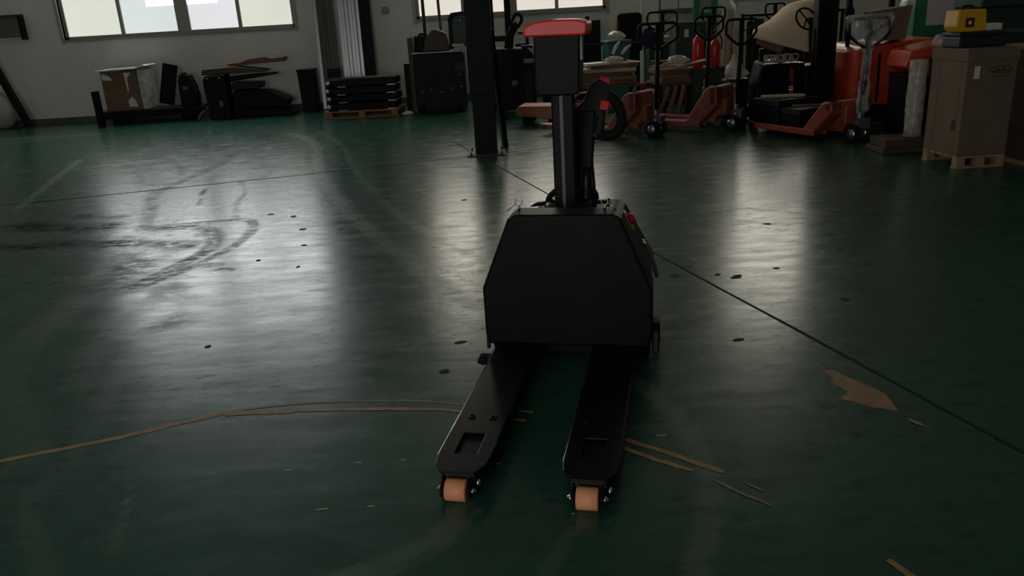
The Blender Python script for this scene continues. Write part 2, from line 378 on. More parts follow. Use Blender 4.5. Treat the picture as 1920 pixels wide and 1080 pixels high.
for (a, b, l) in [(-.09, 2.30, .018), (-.78, 2.34, .014), (-.55, 2.36, .012), (-.62, 2.1, .02), (.48, 2.42, .02), (.14, 2.0, .004), (-.47, 2.1, .012), (-.4, 2.36, .01), (-1.0, 3.0, .02)]:
    mb.add([(a-l, b-.003, .001), (a+l, b-.002, .001), (a+l*.9, b+.004, .001), (a-l*.8, b+.003, .001)], [(0, 1, 2, 3)])
mb.build('pale_chips', K['paper'], floor, kind='stuff')

# walls and windows
WIN = [(-7.3, -3.40, 1.37, 4.1), (-1.34, 1.87, 1.37, 4.1), (4.10, 5.62, 1.40, 4.3)]
mb = MB(); x = XL
for a, b, z0, z1 in WIN:
    mb.box((x, WY, 0), (a, WY+.26, CZ)); mb.box((a, WY, 0), (b, WY+.26, z0)); mb.box((a, WY, z1), (b, WY+.26, CZ)); x = b
mb.box((x, WY, 0), (XR, WY+.26, CZ))
wall_far = mb.build('wall_far', K['wall']); wall_far['kind'] = 'structure'
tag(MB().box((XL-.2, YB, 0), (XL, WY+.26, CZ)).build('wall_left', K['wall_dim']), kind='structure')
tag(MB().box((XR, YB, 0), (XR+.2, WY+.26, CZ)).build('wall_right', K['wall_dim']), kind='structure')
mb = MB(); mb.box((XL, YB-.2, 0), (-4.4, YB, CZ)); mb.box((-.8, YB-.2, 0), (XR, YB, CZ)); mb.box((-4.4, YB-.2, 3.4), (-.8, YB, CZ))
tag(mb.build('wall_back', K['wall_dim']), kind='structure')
tag(MB().box((XL-.2, YB-.2, CZ), (XR+.2, WY+.26, CZ+.15)).build('ceiling', K['ceil']), kind='structure')
tag(MB().box((XL, WY-.012, 0), (XR, WY, .10)).build('baseboard_far', mat('baseboard_dirt', (.10, .10, .085), .8, var=.3, scale=3)), kind='structure')
tag(MB().box((2.42, WY-.22, 0), (2.72, WY, CZ)).build('trim_1', K['wall'], bevel=.01), kind='structure')

PN = [emit('frosted_pane_yellow', (.80, .83, .71), PANE_LOW), emit('frosted_pane_blue', (.76, .83, .81), PANE_LOW*1.02),
      emit('frosted_pane_white', (.86, .87, .90), PANE_LOW*1.02), emit('frosted_pane_green', (.80, .83, .70), PANE_LOW),
      emit('pane_warm', (.86, .80, .70), PANE_LOW)]
CLEAR = emit('clear_pane_daylight', (.95, .98, 1.0), PANE_HIGH)
CLEARW = emit('warm_pane_daylight', (1.0, .93, .80), PANE_HIGH)
def window(i, a, b, z0, z1, cells, rows, low):
    root = MB()
    f = .05; y0, y1 = WY+.06, WY+.12
    root.box((a, y0, z0), (a+f, y1, z1)); root.box((b-f, y0, z0), (b, y1, z1)); root.box((a, y0, z0), (b, y1, z0+f)); root.box((a, y0, z1-f), (b, y1, z1))
    # projecting inner casing
    w = root.build('window_%d' % i, K['frame'], bevel=.004); w['kind'] = 'structure'
    mb = MB(); mb.box((a-.03, WY-.02, z0-.035), (b+.03, WY+.06, z0)); mb.build('window_sill', K['frame_in'], w, bevel=.004)
    for s, xx in ((0, a-.055), (1, b)):
        MB().box((xx, WY-.025, z0-.06), (xx+.055, WY+.06, z1)).build('casing', K['frame'], w, bevel=.004)
    for xm, wd in cells[1:-1]:
        MB().box((xm-wd/2, y0-.01, z0), (xm+wd/2, y1+.01, z1)).build('mullion', K['frame'], w, bevel=.004)
    for zr in rows[1:-1]:
        MB().box((a, y0-.005, zr-.025), (b, y1, zr+.025)).build('transom', K['frame'], w, bevel=.004)
    for r_, (r0, r1) in enumerate(zip(rows[:-1], rows[1:])):
        for q in range(len(cells)-1):
            xa = cells[q][0]+cells[q][1]/2; xb = cells[q+1][0]-cells[q+1][1]/2
            if r_ == 0 and low[q] is not None:
                m_, cut = low[q]
                if cut is None: MB().box((xa, y0+.025, r0), (xb, y0+.033, r1)).build('pane', m_, w)
                else:
                    ca, cb, cz = cut
                    mb = MB(); mb.box((xa, y0+.025, r0), (xb, y0+.033, cz))
                    if ca > xa: mb.box((xa, y0+.025, cz), (ca, y0+.033, r1))
                    if cb < xb: mb.box((cb, y0+.025, cz), (xb, y0+.033, r1))
                    pn = mb.build('pane', m_, w)
                    MB().box((ca, y0+.025, cz), (cb, y0+.033, r1)).build('clear_glass', CLEAR, pn)
            else: MB().box((xa, y0+.025, r0), (xb, y0+.033, r1)).build('pane', CLEAR if i == 1 else CLEARW, w)
    return w
a, b, z0, z1 = WIN[0]
window(1, a, b, z0, z1, [(a+.0, .1), (-6.32, .06), (-5.28, .22), (-4.33, .06), (b, .1)], [z0+.05, 2.06, 3.1, z1], [(PN[0], None), (PN[1], (-5.86, -5.39, 1.83)), (PN[2], (-5.17, -4.66, 1.83)), (PN[3], None)])
a, b, z0, z1 = WIN[1]
window(2, a, b, z0, z1, [(a, .1), (-.55, .06), (.265, .2), (1.04, .06), (b, .1)], [z0+.05, 2.06, 3.1, z1], [(PN[4], None), (PN[4], None), (PN[4], None), (PN[4], None)])
a, b, z0, z1 = WIN[2]
window(3, a, b, z0, z1, [(a, .1), (4.86, .06), (b, .1)], [z0+.05, 2.06, 3.1, z1], [(PN[4], None), (PN[4], None)])

# ------------------------------------------------------------------ the black autonomous pallet truck in the middle
A0 = R(12.5)
agv = empty('pallet_truck_robot', (0, 2.087, 0), -A0, 'black driverless pallet truck with red-lidded box on a mast, forks towards the viewer', 'pallet truck')
def fork_poly(c, w, y0, y1):
    h = w/2
    return [(c-h*.62, y0), (c+h*.62, y0), (c+h*.92, y0+.045), (c+h, y0+.10), (c+h, y1), (c-h, y1), (c-h, y0+.10), (c-h*.92, y0+.045)]
for sd, c in ((-1, -.205), (1, .195)):
    w = .172; mb = MB(); y0 = -.008; y1 = 1.06; zt = .088
    # top plate with a rectangular opening near the tip
    o = fork_poly(c, w, y0, y1)
    hx0, hx1, hy0, hy1 = c-.036, c+.036, .10, .235
    vs = [(x, y, zt) for x, y in o] + [(hx0, hy0, zt), (hx1, hy0, zt), (hx1, hy1, zt), (hx0, hy1, zt)]
    fs = [(0, 1, 9, 8), (1, 2, 3, 9), (3, 4, 10, 9), (4, 5, 11, 10), (5, 6, 8, 11), (6, 7, 0, 8)]
    mb.add(vs, fs); mb.add([(x, y, zt-.007) for x, y, z in vs], [f[::-1] for f in fs])
    mb.add([(x, y, zt) for x, y in o]+[(x, y, zt-.007) for x, y in o], [(i, (i+1) % 8, 8+(i+1) % 8, 8+i) for i in range(8)])
    hp = vs[8:]
    mb.add(hp+[(x, y, zt-.007) for x, y, z in hp], [(i, 4+i, 4+(i+1) % 4, (i+1) % 4) for i in range(4)])
    # side flanges
    for s2 in (-1, 1):
        xx = c+s2*(w/2-.004)
        mb.prism([(.095, .05), (.13, .022), (1.06, .022), (1.06, zt-.003), (.095, zt-.003)], xx-.004, xx+.004, 'x')
    mb.prism([(y0+.005, .055), (y0+.012, zt-.003), (y0+.02, zt-.003), (y0+.02, .055)], c-w*.31, c+w*.31, 'x')
    fk = mb.build('fork', K['fork_black'], agv, bevel=.0025)
    MB().prism([(hx0-.012, hy0-.012), (hx1+.012, hy0-.012), (hx1+.012, hy1+.012), (hx0-.012, hy1+.012)], .072, .076).build('well_plate', K['black'], fk, bevel=.003)
    for bx in (-.038, .038):
        MB().lathe([(.013, 0), (.013, .003), (.008, .005), (.006, .0)], 16, Matrix.Translation((c+bx, .34, zt))).build('bolt', K['black_gloss'], fk)
    # thin steel tube added along the left rim to give its window highlight
    e = MB(); e.tube([(c-w/2*.92, .04, zt-.002), (c-w/2, .095, zt-.002), (c-w/2, .98, zt-.002)], .0032 if sd < 0 else .0018, 8); e.build('edge_highlight', K['steel'], fk)
    # load roller
    wc = c
    MB().lathe([(.0, -.033), (.030, -.033), (.0345, -.030), (.0345, .030), (.030, .033), (.0, .033)], 36, rotm(0, PI/2, 0, (wc, -.022, .0345))).build('load_roller', K['poly'], agv)
    br = MB()
    for s2 in (-1, 1):
        xx = wc+s2*.043
        br.prism([(-.048, .022), (-.02, .012), (.05, .03), (.12, .055), (.12, .075), (.0, .072), (-.045, .052)], xx-.004, xx+.004, 'x')
    rb = br.build('roller_bracket', K['black'], agv, bevel=.002)
    for s2 in (-1, 1):
        MB().lathe([(.011, 0), (.011, .006), (.006, .009), (.006, .014), (.001, .014)], 12, rotm(0, s2*PI/2, 0, (wc+s2*.047, -.022, .034))).build('axle_nut', K['chrome'], rb)
    MB().lathe([(.012, 0), (.012, .008), (.006, .012), (.001, .012)], 12, rotm(0, PI/2, 0, (wc+.060, .0, .052))).build('axle_nut', K['chrome'], rb)
# heel cross member and small left bracket
MB().box((-.30, 1.03, .03), (.30, 1.10, .26)).build('heel_frame', K['black'], agv, bevel=.006)
mb = MB(); mb.box((-.345, .83, .06), (-.288, .90, .078)); mb.cyl((-.33, .865, .045), (-.33, .865, .085), .014, 12)
mb.build('side_bracket', K['rubber'], agv, bevel=.002)
# rear cover (battery housing): octagonal outline
def oct_(hw, z0, z1, z2, ht, ins=0): return [(-hw*.96, z0), (hw*.96, z0), (hw, z0+.05), (hw, z1), (ht+.015, z2-.018), (ht-.01, z2), (-ht+.01, z2), (-ht-.015, z2-.018), (-hw, z1), (-hw, z0+.05)]
mb = MB(); mb.prism(oct_(.348, .075, .325, .635, .212), 1.0, 1.14, 'y')
cov = mb.build('battery_cover', K['black'], agv, bevel=.012, seg=3)
mb = MB(); mb.prism(oct_(.330, .12, .30, .592, .185), 1.14, 1.20, 'y'); mb.build('cover_flange', K['black'], cov, bevel=.02, seg=3)
mb = MB(); mb.prism([(.130, .600), (.178, .598), (.212, .545), (.196, .53), (.166, .576), (.130, .58)], 1.135, 1.27, 'y'); mb.build('shoulder_cap', K['mgrey'], cov, bevel=.012, seg=3)
mb = MB(); mb.prism(oct_(.330, .05, .29, .548, .185), 1.2, 1.66, 'y'); mb.build('chassis', K['black'], agv, bevel=.015, seg=3)
# side hoop and corner caster on the right, caster on the left
for sd in (1, -1):
    ct = MB(); ct.lathe([(.0, -.018), (.044, -.018), (.05, -.012), (.05, .012), (.044, .018), (.0, .018)], 28, rotm(0, PI/2, 0, (sd*.315, 1.12, .05)))
    cw = ct.build('caster_wheel', K['rubber'], agv)
    MB().lathe([(.0, -.021), (.018, -.021), (.018, .021), (.0, .021)], 16, rotm(0, PI/2, 0, (sd*.315, 1.12, .05))).build('hub', K['steel'], cw)
    g = MB(); g.prism([(1.05, .03), (1.06, .12), (1.09, .155), (1.15, .155), (1.18, .12), (1.19, .03), (1.175, .03), (1.165, .112), (1.145, .14), (1.095, .14), (1.075, .112), (1.065, .03)], sd*.352-.008, sd*.352+(.022 if sd > 0 else .008), 'x')
    g.build('caster_guard', K['black_gloss'], agv, bevel=.006)
mb = MB(); mb.tube(smooth_path([(.30, 1.16, .47), (.318, 1.18, .46), (.345, 1.2, .38), (.358, 1.22, .31)], 4), .008, 8)
mb.build('side_rail', K['mgrey'], agv)
MB().lathe([(.013, 0), (.013, .008), (.001, .008)], 12, rotm(0, R(60), 0, (.305, 1.15, .48))).build('rail_bolt', K['chrome'], agv)
# lifting eye pins
for px_, s_ in ((-.195, 1), (.155, -1)):
    p = MB(); p.tube([(px_+.014*math.cos(k*PI/8), 1.10, .665+.014*math.sin(k*PI/8)) for k in range(16)], .0026, 6, closed=True)
    p.tube([(px_-.012*s_, 1.10, .660), (px_-.05*s_, 1.10, .628)], .0026, 6); p.cyl((px_, 1.10, .63), (px_, 1.10, .652), .006, 10)
    p.build('pull_pin', K['steel'], agv)
# emergency stop on the right shoulder
em = MB(); em.lathe([(.0, 0), (.046, 0), (.050, .008), (.047, .026), (.024, .028), (.0, .028)], 28, rotm(0, R(62), 0, (.216, 1.30, .525)))
eb = em.build('emergency_stop_collar', K['yellow'], agv)
MB().lathe([(.012, .020), (.012, .031), (.024, .030), (.025, .042), (.021, .050), (.0, .052)], 24, rotm(0, R(62), 0, (.216, 1.30, .525))).build('emergency_stop_button', K['redbtn'], eb)
# steering turntable with side arms
MB().lathe([(.0, 0), (.115, 0), (.118, .012), (.112, .045), (.085, .06), (.0, .062)], 40, Matrix.Translation((-.02, 1.38, .553))).build('turntable', K['black_gloss'], agv)
tt = MB(); tt.tube([(-.02+.10*math.cos(R(a_)), 1.38+.10*math.sin(R(a_))*.3, .60+.06*abs(math.sin(R(a_)))) for a_ in range(90, 271, 15)], .012, 8)
tt.build('hose', K['rubber'], agv)
ar = MB(); ar.prism([(-.20, .582), (-.17, .60), (-.12, .606), (-.12, .59), (-.17, .584)], 1.36, 1.385, 'y'); ar.box((.07, 1.36, .592), (.150, 1.385, .608)); ar.cyl((.145, 1.372, .58), (.145, 1.372, .615), .008, 10)
ar.build('cross_arm', K['black'], agv, bevel=.003)
for bx in (.0, .045, .07):
    MB().lathe([(.006, 0), (.006, .02), (.001, .022)], 8, Matrix.Translation((bx+.02, 1.28, .555))).build('stud', K['steel'], agv)
# mast with bright groove strip
ms = MB(); ms.prism(rrect(-.073, 1.27, .020, 1.335, .008, 3), .553, 1.075); mo = ms.build('mast', K['black'], agv, bevel=.003)
MB().box((-.037, 1.2665, .56), (-.024, 1.2705, 1.07)).build('mast_groove', mat('dull_groove_metal', (.12, .12, .12), .5, .3), mo)
# sensor box
bx = MB(); bx.prism([(-.118, 1.07), (.036, 1.07), (.050, 1.082), (.058, 1.308), (-.130, 1.308), (-.130, 1.09)], 1.235, 1.375, 'y'); bo = bx.build('control_box', K['black'], agv, bevel=.008, seg=3)
MB().box((.0565, 1.25, 1.205), (.0605, 1.30, 1.30)).build('status_strip', K['white'], bo)
MB().box((-.1315, 1.245, 1.26), (-.128, 1.28, 1.305)).build('status_strip', K['mgrey'], bo)
ld_ = MB(); ld_.prism([(-.160, 1.303), (.082, 1.300), (.088, 1.315), (.090, 1.348), (.050, 1.360), (-.05, 1.364), (-.118, 1.358), (-.160, 1.342), (-.164, 1.315)], 1.205, 1.40, 'y')
lidm = ld_.build('lid', K['redlid'], bo, bevel=.008, seg=3)
# tiller: foot, arm, head with loop
tf = MB(); tf.lathe([(.0, 0), (.055, 0), (.052, .02), (.036, .05), (.030, .09), (.028, .14), (.0, .14)], 24, Matrix.Translation((.045, 1.44, .60))); tf.build('tiller_foot', K['black_gloss'], agv)
ta = MB(); ta.prism([(-.012, -.06), (.085, -.06), (.074, .06), (.086, .28), (.0, .28)], -.024, .024, 'y', rotm(R(-12), 0, 0, (0, 1.45, .70)))
ta.build('tiller_arm', K['black'], agv, bevel=.008)
HM = rotm(R(-20), R(12), 0, (.062, 1.515, .945))
hd = MB(); hd.prism([(-.075, -.085), (.052, -.090), (.070, -.03), (.058, .03), (.066, .11), (.045, .160), (.0, .168), (-.035, .13), (-.045, .06), (-.078, .02)], -.026, .026, 'y', HM)
hdo = hd.build('tiller_head', K['dgrey'], agv, bevel=.012, seg=3)
lp = MB(); lp.tube(smooth_path([HM @ Vector(p) for p in ((.045, 0, .11), (.095, 0, .085), (.132, 0, .025), (.128, 0, -.035), (.09, 0, -.065), (.03, 0, -.065))], 5), .024, 10); lp.build('grip_loop', K['rubber'], hdo)
lp = MB(); lp.tube(smooth_path([HM @ Vector(p) for p in ((-.02, 0, .11), (-.075, 0, .09), (-.085, 0, .05), (-.06, 0, .0))], 5), .0055, 8); lp.build('lever_wire', K['steel'], hdo)
MB().prism(rrect(-.022, -.018, .018, .022, .006, 3), -.034, .034, 'y', HM @ Matrix.Translation((.052, 0, .055))).build('butterfly_switch', K['redbtn'], hdo, bevel=.004)
MB().prism([(-.02, -.018), (.03, -.012), (.026, .012), (-.012, .016)], -.022, .022, 'y', HM @ Matrix.Translation((.022, 0, .165))).build('reverse_button', K['redbtn'], hdo, bevel=.004)
MB().prism(rrect(-.018, -.05, .014, .03, .01, 3), -.027, -.02, 'y', HM @ Matrix.Translation((.025, 0, -.02))).build('key_recess', K['rubber'], hdo, bevel=.002)

# ------------------------------------------------------------------ steel column, rod
col_ = empty('steel_column', (-.18, 8.50, 0), 0, 'tall dark blue-black steel column standing on the floor behind the truck mast', 'column')
mb = MB(); mb.box((-.115, -.11, 0), (.115, -.095, CZ)); mb.box((-.115, .095, 0), (.115, .11, CZ)); mb.box((-.008, -.095, 0), (.008, .095, CZ)); mb.build('beam', K['navy'], col_)
MB().box((-.135, -.118, .62), (.125, .118, CZ)).build('casing', K['navy'], col_, bevel=.01)
MB().box((-.20, -.2, 0), (.20, .2, .014)).build('base_plate', K['brown'], col_, bevel=.003)
for sx in (-1, 1):
    for sy in (-1, 1): MB().lathe([(.014, 0), (.014, .014), (.007, .014), (.007, .03), (.001, .03)], 6, Matrix.Translation((sx*.16, sy*.16, .014))).build('anchor_bolt', K['brown'], col_)
rod = MB(); rod.box((-.028, -.028, 0), (.028, -.020, 1.25)); rod.box((-.028, -.02, 0), (-.020, .028, 1.25))
ro = rod.build('angle_bar', K['black'], None, loc=(.02, 8.78, .003), rot=(R(3), R(-5.5), R(20))); tag(ro, 'black angle bar leaning upright against the right side of the steel column', 'metal bar')

# ------------------------------------------------------------------ hand pallet trucks
def pallet_truck(label, loc, fdir, hyaw, paint, hz=1.19, lw=.38, wrap=False, L=1.15, hcol=None, gh=.40):
    """origin: steering wheels; local +y: fork direction"""
    rz = math.atan2(fdir[1], fdir[0]) - PI/2
    t = empty('hand_pallet_truck', (loc[0], loc[1], 0), rz, label, 'pallet truck', 'hand pallet trucks parked in a row')
    hcol = hcol or K['black']
    for s in (-1, 1):
        x = s*.195; mb = MB()
        y0, y1 = .30, .30+L
        mb.prism([(x-.08, y0), (x+.08, y0), (x+.08, y1-.12), (x+.05, y1), (x-.05, y1), (x-.08, y1-.12)], .105, .115)
        for q in (-1, 1): mb.box((x+q*.078-.004, y0, .055), (x+q*.078+.004, y1-.12, .108))
        fk = mb.build('fork', paint, t, bevel=.004)
        g = MB(); g.prism([(.52, .06), (.34, .06), (.10, .30), (.10, gh), (.20, gh), (.24, gh-.02)], x-.075, x+.075, 'x'); g.build('gusset', paint, t, bevel=.02, seg=3)
        rl = MB(); rl.lathe([(.0, -.04), (.034, -.04), (.038, -.034), (.038, .034), (.034, .04), (.0, .04)], 18, rotm(0, PI/2, 0, (x, y1-.16, .038))); rl.build('load_roller', K['white'], fk)
        sw = MB(); sw.lathe([(.0, -.024), (.075, -.024), (.09, -.016), (.09, .016), (.075, .024), (.0, .024)], 26, rotm(0, PI/2, 0, (s*.075, 0, .09)))
        w_ = sw.build('steer_wheel', K['rubber'], t)
        MB().lathe([(.0, -.028), (.05, -.028), (.05, .028), (.0, .028)], 18, rotm(0, PI/2, 0, (s*.075, 0, .09))).build('hub', K['alu'], w_)
    mb = MB(); mb.box((-.27, .10, .30), (.27, .20, gh)); mb.box((-.12, .06, .17), (.12, .14, .36)); mb.build('bulkhead', paint, t, bevel=.02, seg=3)
    pm = MB(); pm.lathe([(.0, .10), (.06, .10), (.06, .20), (.045, .22), (.045, .40), (.030, .41), (.03, .50), (.0, .50)], 20); pm.box((-.05, -.09, .14), (.05, .0, .24)); pm.build('pump', K['mgrey'], t, bevel=.004)
    # handle
    h = rz and hyaw-rz
    q = rotm(0, 0, h)
    hb = MB(); hb.tube([q @ Vector((0, -.03, .30)), q @ Vector((0, -.05, .60)), q @ Vector((0, -.07, hz-.27))], .024, 12)
    hp = hb.build('handle_post', hcol, t)
    w2 = lw/2; zb = hz-.27; yy = -.075
    lpp = [(0, zb), (.05, zb+.02), (w2-.03, zb+.095), (w2, zb+.13), (w2, hz-.045), (w2-.012, hz-.012), (w2-.045, hz), (-w2+.045, hz), (-w2+.012, hz-.012), (-w2, hz-.045), (-w2, zb+.13), (-w2+.03, zb+.095), (-.05, zb+.02)]
    lo_ = MB(); lo_.tube([q @ Vector((a_, yy, b_)) for a_, b_ in lpp], .015, 10, closed=True)
    lo_.build('handle_loop', hcol, hp)
    cb = MB(); cb.box((-.026, yy-.02, zb), (.026, yy+.02, hz-.01), q); cb.build('lever_housing', hcol, hp, bevel=.006)
    lv = MB(); lv.tube([q @ Vector(p) for p in ((.02, yy-.02, hz-.12), (.07, yy-.05, hz-.10), (.09, yy-.06, hz-.06))], .006, 8); lv.build('release_lever', K['dgrey'], hp)
    return t, q, hp
pallet_truck('faded red hand pallet truck nearest the steel column, its black handle loop tallest', (1.70, 8.95), (-.75, .66), R(4), K['redtruck_b'], hz=1.20, lw=.42, gh=.50)
pallet_truck('faded red hand pallet truck in the middle of the row, right of the tallest handle', (2.62, 9.08), (-.75, .66), R(8), K['redtruck_b'], hz=1.19, lw=.34, gh=.50)
pallet_truck('orange-red hand pallet truck with plastic-wrapped handle beside the large cardboard carton', (3.48, 7.85), (-.40, .917), R(-6), K['redtruck'], hz=1.16, lw=.36, L=1.0)
pallet_truck('hand pallet truck behind the cardboard heap with a thin dark handle loop against pale panel', (2.19, 11.2), (-.85, .52), R(4), K['redtruck_b'], hz=1.29, lw=.40)
pallet_truck('hand pallet truck whose handle shows just left of the middle truck handle', (2.50, 9.96), (.97, .25), R(4), K['redtruck_b'], hz=1.22, lw=.34)
pallet_truck('hand pallet truck with handle loop peeking out beside the green gantry', (3.17, 12.36), (.95, -.30), R(4), K['redtruck_b'], hz=1.30, lw=.34)
pallet_truck('rearmost hand pallet truck with small handle loop above the curved beige sheet', (4.2, 12.75), (1, -.1), R(4), K['redtruck_b'], hz=1.30, lw=.30)
# plastic wrap around the third truck's handle
wp = MB(); wq = rotm(0, 0, R(-6), (3.48, 7.85, 0)); rings = []
rnd = random.Random(5); n = 20
prof = [(.30, .06, .05), (.42, .05, .045), (.55, .055, .05), (.62, .04, .04), (.72, .045, .04), (.86, .04, .04), (.93, .09, .05), (1.0, .165, .065), (1.08, .20, .07), (1.17, .215, .07), (1.20, .20, .05)]
vs = []
for z, a_, b_ in prof:
    for k in range(n):
        j = rnd.uniform(.93, 1.09); th = 2*PI*k/n
        vs.append(wq @ Vector((a_*j*math.cos(th), -.065+b_*j*math.sin(th), z+rnd.uniform(-.008, .008))))
wp.add(vs, [(i*n+k, i*n+(k+1) % n, (i+1)*n+(k+1) % n, (i+1)*n+k) for i in range(len(prof)-1) for k in range(n)], True)
wr = wp.build('plastic_wrap', K['film']); tag(wr, 'clear crinkled plastic film wrapped round a pallet truck handle', 'plastic wrap')

# ------------------------------------------------------------------ large carton on a pallet, right
cr = empty('large_carton', (3.815, 6.60, .10), R(4), 'tall brown cardboard carton with lid, standing on a small wooden pallet at right', 'carton')
MB().box((-.205, -.235, 0), (.205, .235, .765)).build('carton_body', K['card'], cr, bevel=.006)
MB().box((-.212, -.242, .735), (.212, .242, .832)).build('carton_lid', K['card'], cr, bevel=.006)
MB().prism(rrect(-.045, -.035, -.0, .06, .0, 1), -.2375, -.2350, 'y', Matrix.Translation((-.10, 0, .64))).build('label_sticker', K['paper'], cr)
pr = MB()
pr.tube([(.075+.085*math.cos(k*PI/12), -.2362, .665+.028*math.sin(k*PI/12)) for k in range(24)], .003, 4, closed=True)
for q in range(5): pr.box((.012+q*.026, -.2372, .650), (.030+q*.026, -.2350, .664+.012*(q % 2)))
pr.box((.0, -.2372, .612), (.15, -.2350, .617))
pr.build('printed_mark', K['print'], cr)
MB().prism(rrect(-.02, -.045, .02, .045, .018, 4), -.2075, -.2045, 'x', Matrix.Translation((0, -.14, .24))).build('hand_hole', K['print'], cr)
for yy in (-.17, .12): MB().box((-.2065, yy-.004, 0), (-.2045, yy+.004, .735)).build('seam', K['card_d'], cr)
plt = empty('wooden_pallet', (3.815, 6.60, 0), R(4), 'small wooden pallet under the tall carton at right', 'pallet')
for i in range(5): MB().box((-.205, -.24+i*.10, .082), (.205, -.16+i*.10, .10)).build('deck_board', K['wood'], plt, bevel=.003)
for sx in (-.20, -.035, .13):
    for sy in (-.24, .17): MB().box((sx, sy, .018), (sx+.07, sy+.07, .082)).build('block', K['wood'], plt, bevel=.003)
for sy in (-.24, .17): MB().box((-.205, sy, 0), (.205, sy+.07, .018)).build('base_board', K['wood'], plt, bevel=.002)
TOP = .9325
cs = empty('tool_case', (3.815, 6.62, TOP), R(6), 'dark teal lidded plastic case lying on the tall carton', 'case')
MB().box((-.20, -.10, 0), (.20, .12, .085)).build('case_body', K['navybox'], cs, bevel=.012)
MB().box((-.207, -.107, .086), (.207, .127, .118)).build('case_lid', K['navybox'], cs, bevel=.01)
MB().box((-.03, -.112, .07), (.03, -.104, .10)).build('latch', K['black_gloss'], cs, bevel=.002)
yc = empty('yellow_case', (3.70, 6.57, TOP+.1205), R(8), 'yellow plastic case with a maroon square mark, on the dark teal case', 'case')
MB().prism([(-.10, 0), (.115, 0), (.125, .03), (.11, .165), (-.125, .165), (-.135, .04), (-.115, .01)], -.07, .09, 'y').build('shell', K['yellow'], yc, bevel=.012, seg=3)
MB().tube(smooth_path([(-.05, 0, .16), (-.045, 0, .19), (.03, 0, .19), (.04, 0, .16)], 4), .008, 8).build('carry_handle', K['black'], yc)
mk = MB().box((-.062, -.0725, .035), (.012, -.069, .105)).build('square_mark', K['maroon'], yc)
MB().prism(rrect(-.040, .055, -.012, .083, .011, 3), -.0745, -.0715, 'y').build('mark_centre', K['white'], mk)
pk = MB(); pk.prism([(-.08, -.06), (.07, -.05), (.08, .06), (-.07, .065)], 0, .05); tag(pk.build('paper_packet', K['paper'], None, bevel=.006, loc=(3.925, 6.63, TOP+.1205), rot=(0, 0, .1)), 'flat white paper packet beside the yellow case', 'packet')
def blob(name, mt, loc, size, seed, label, cat, sq=.0, n=14, m_=9, group=None):
    rnd = random.Random(seed); vs = []
    for i in range(m_+1):
        ph = PI*i/m_
        for k in range(n):
            th = 2*PI*k/n; j = 1+rnd.uniform(-sq, sq)
            vs.append((size[0]*math.sin(ph)*math.cos(th)*j, size[1]*math.sin(ph)*math.sin(th)*j, size[2]*(1-math.cos(ph))*(1+rnd.uniform(-sq, sq)*.5)))
    mb = MB(); mb.add(vs, [(i*n+k, i*n+(k+1) % n, (i+1)*n+(k+1) % n, (i+1)*n+k) for i in range(m_) for k in range(n)], True)
    return tag(mb.build(name, mt, None, loc=loc), label, cat, group)
blob('plastic_bag', K['filmw'], (3.625, 6.79, TOP-.004), (.055, .045, .05), 3, 'small crumpled white plastic bag on the left end of the tall carton', 'plastic bag', .3)
# dark crate right of the carton and the wrapped roll left of it
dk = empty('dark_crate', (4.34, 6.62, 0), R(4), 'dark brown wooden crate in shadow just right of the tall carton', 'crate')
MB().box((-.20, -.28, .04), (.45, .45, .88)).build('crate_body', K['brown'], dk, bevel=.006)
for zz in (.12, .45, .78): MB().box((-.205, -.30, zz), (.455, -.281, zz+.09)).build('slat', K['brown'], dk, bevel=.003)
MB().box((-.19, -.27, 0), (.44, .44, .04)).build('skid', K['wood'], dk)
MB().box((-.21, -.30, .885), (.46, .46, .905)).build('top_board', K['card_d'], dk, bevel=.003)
pw = empty('wrapped_roll', (3.72, 7.28, .13), 0, 'upright roll of pale packaging wrapped in clear film, left of the tall carton', 'roll')
n = 18; vs = []; rnd = random.Random(11)
for z in (0, .08, .18, .28, .40, .5, .6, .67):
    for k in range(n): r_ = .075*rnd.uniform(.93, 1.07); vs.append((r_*math.cos(2*PI*k/n), r_*math.sin(2*PI*k/n), z))
mb = MB(); mb.add(vs, [(i*n+k, i*n+(k+1) % n, (i+1)*n+(k+1) % n, (i+1)*n+k) for i in range(7) for k in range(n)], True); mb.add(vs, [list(range(n))[::-1], list(range(7*n, 8*n))])
mb.build('wrapping', K['filmw'], pw); MB().cyl((0, 0, 0), (0, 0, .65), .062, 16).build('core', K['card_l'], pw)
bs = MB(); bs.box((-.28, -.16, 0), (.12, .2, .05)); bs.box((-.26, -.14, .05), (.10, .18, .125)); tag(bs.build('timber_skid', K['brown'], None, bevel=.005, loc=(3.68, 7.28, .003)), 'dark timber skid under the film-wrapped roll', 'skid')

# ------------------------------------------------------------------ red machine (forklift) right
fl = empty('red_forklift', (4.10, 8.95, 0), 0, 'red forklift with black mast and steering wheel, parked behind the wrapped handle', 'forklift')
MB().prism([(-.38, .22), (.42, .22), (.42, .80), (.36, .88), (-.30, .86), (-.38, .80)], -.35, .65, 'y').build('body', K['redbody'], fl, bevel=.03, seg=3)
MB().prism([(-.0, .84), (.44, .86), (.46, .905), (.06, .895), (-.04, .87)], -.42, .5, 'y').build('hood', K['redbody'], fl, bevel=.02, seg=3)
MB().box((-.44, -.38, .08), (.44, .70, .26)).build('chassis', K['black'], fl, bevel=.02)
MB().box((-.14, -.368, .28), (-.12, -.352, .78)).build('panel_seam', K['black'], fl)
MB().lathe([(.010, 0), (.010, .006), (.001, .006)], 10, rotm(PI/2, 0, 0, (.05, -.352, .36))).build('panel_bolt', K['steel'], fl)
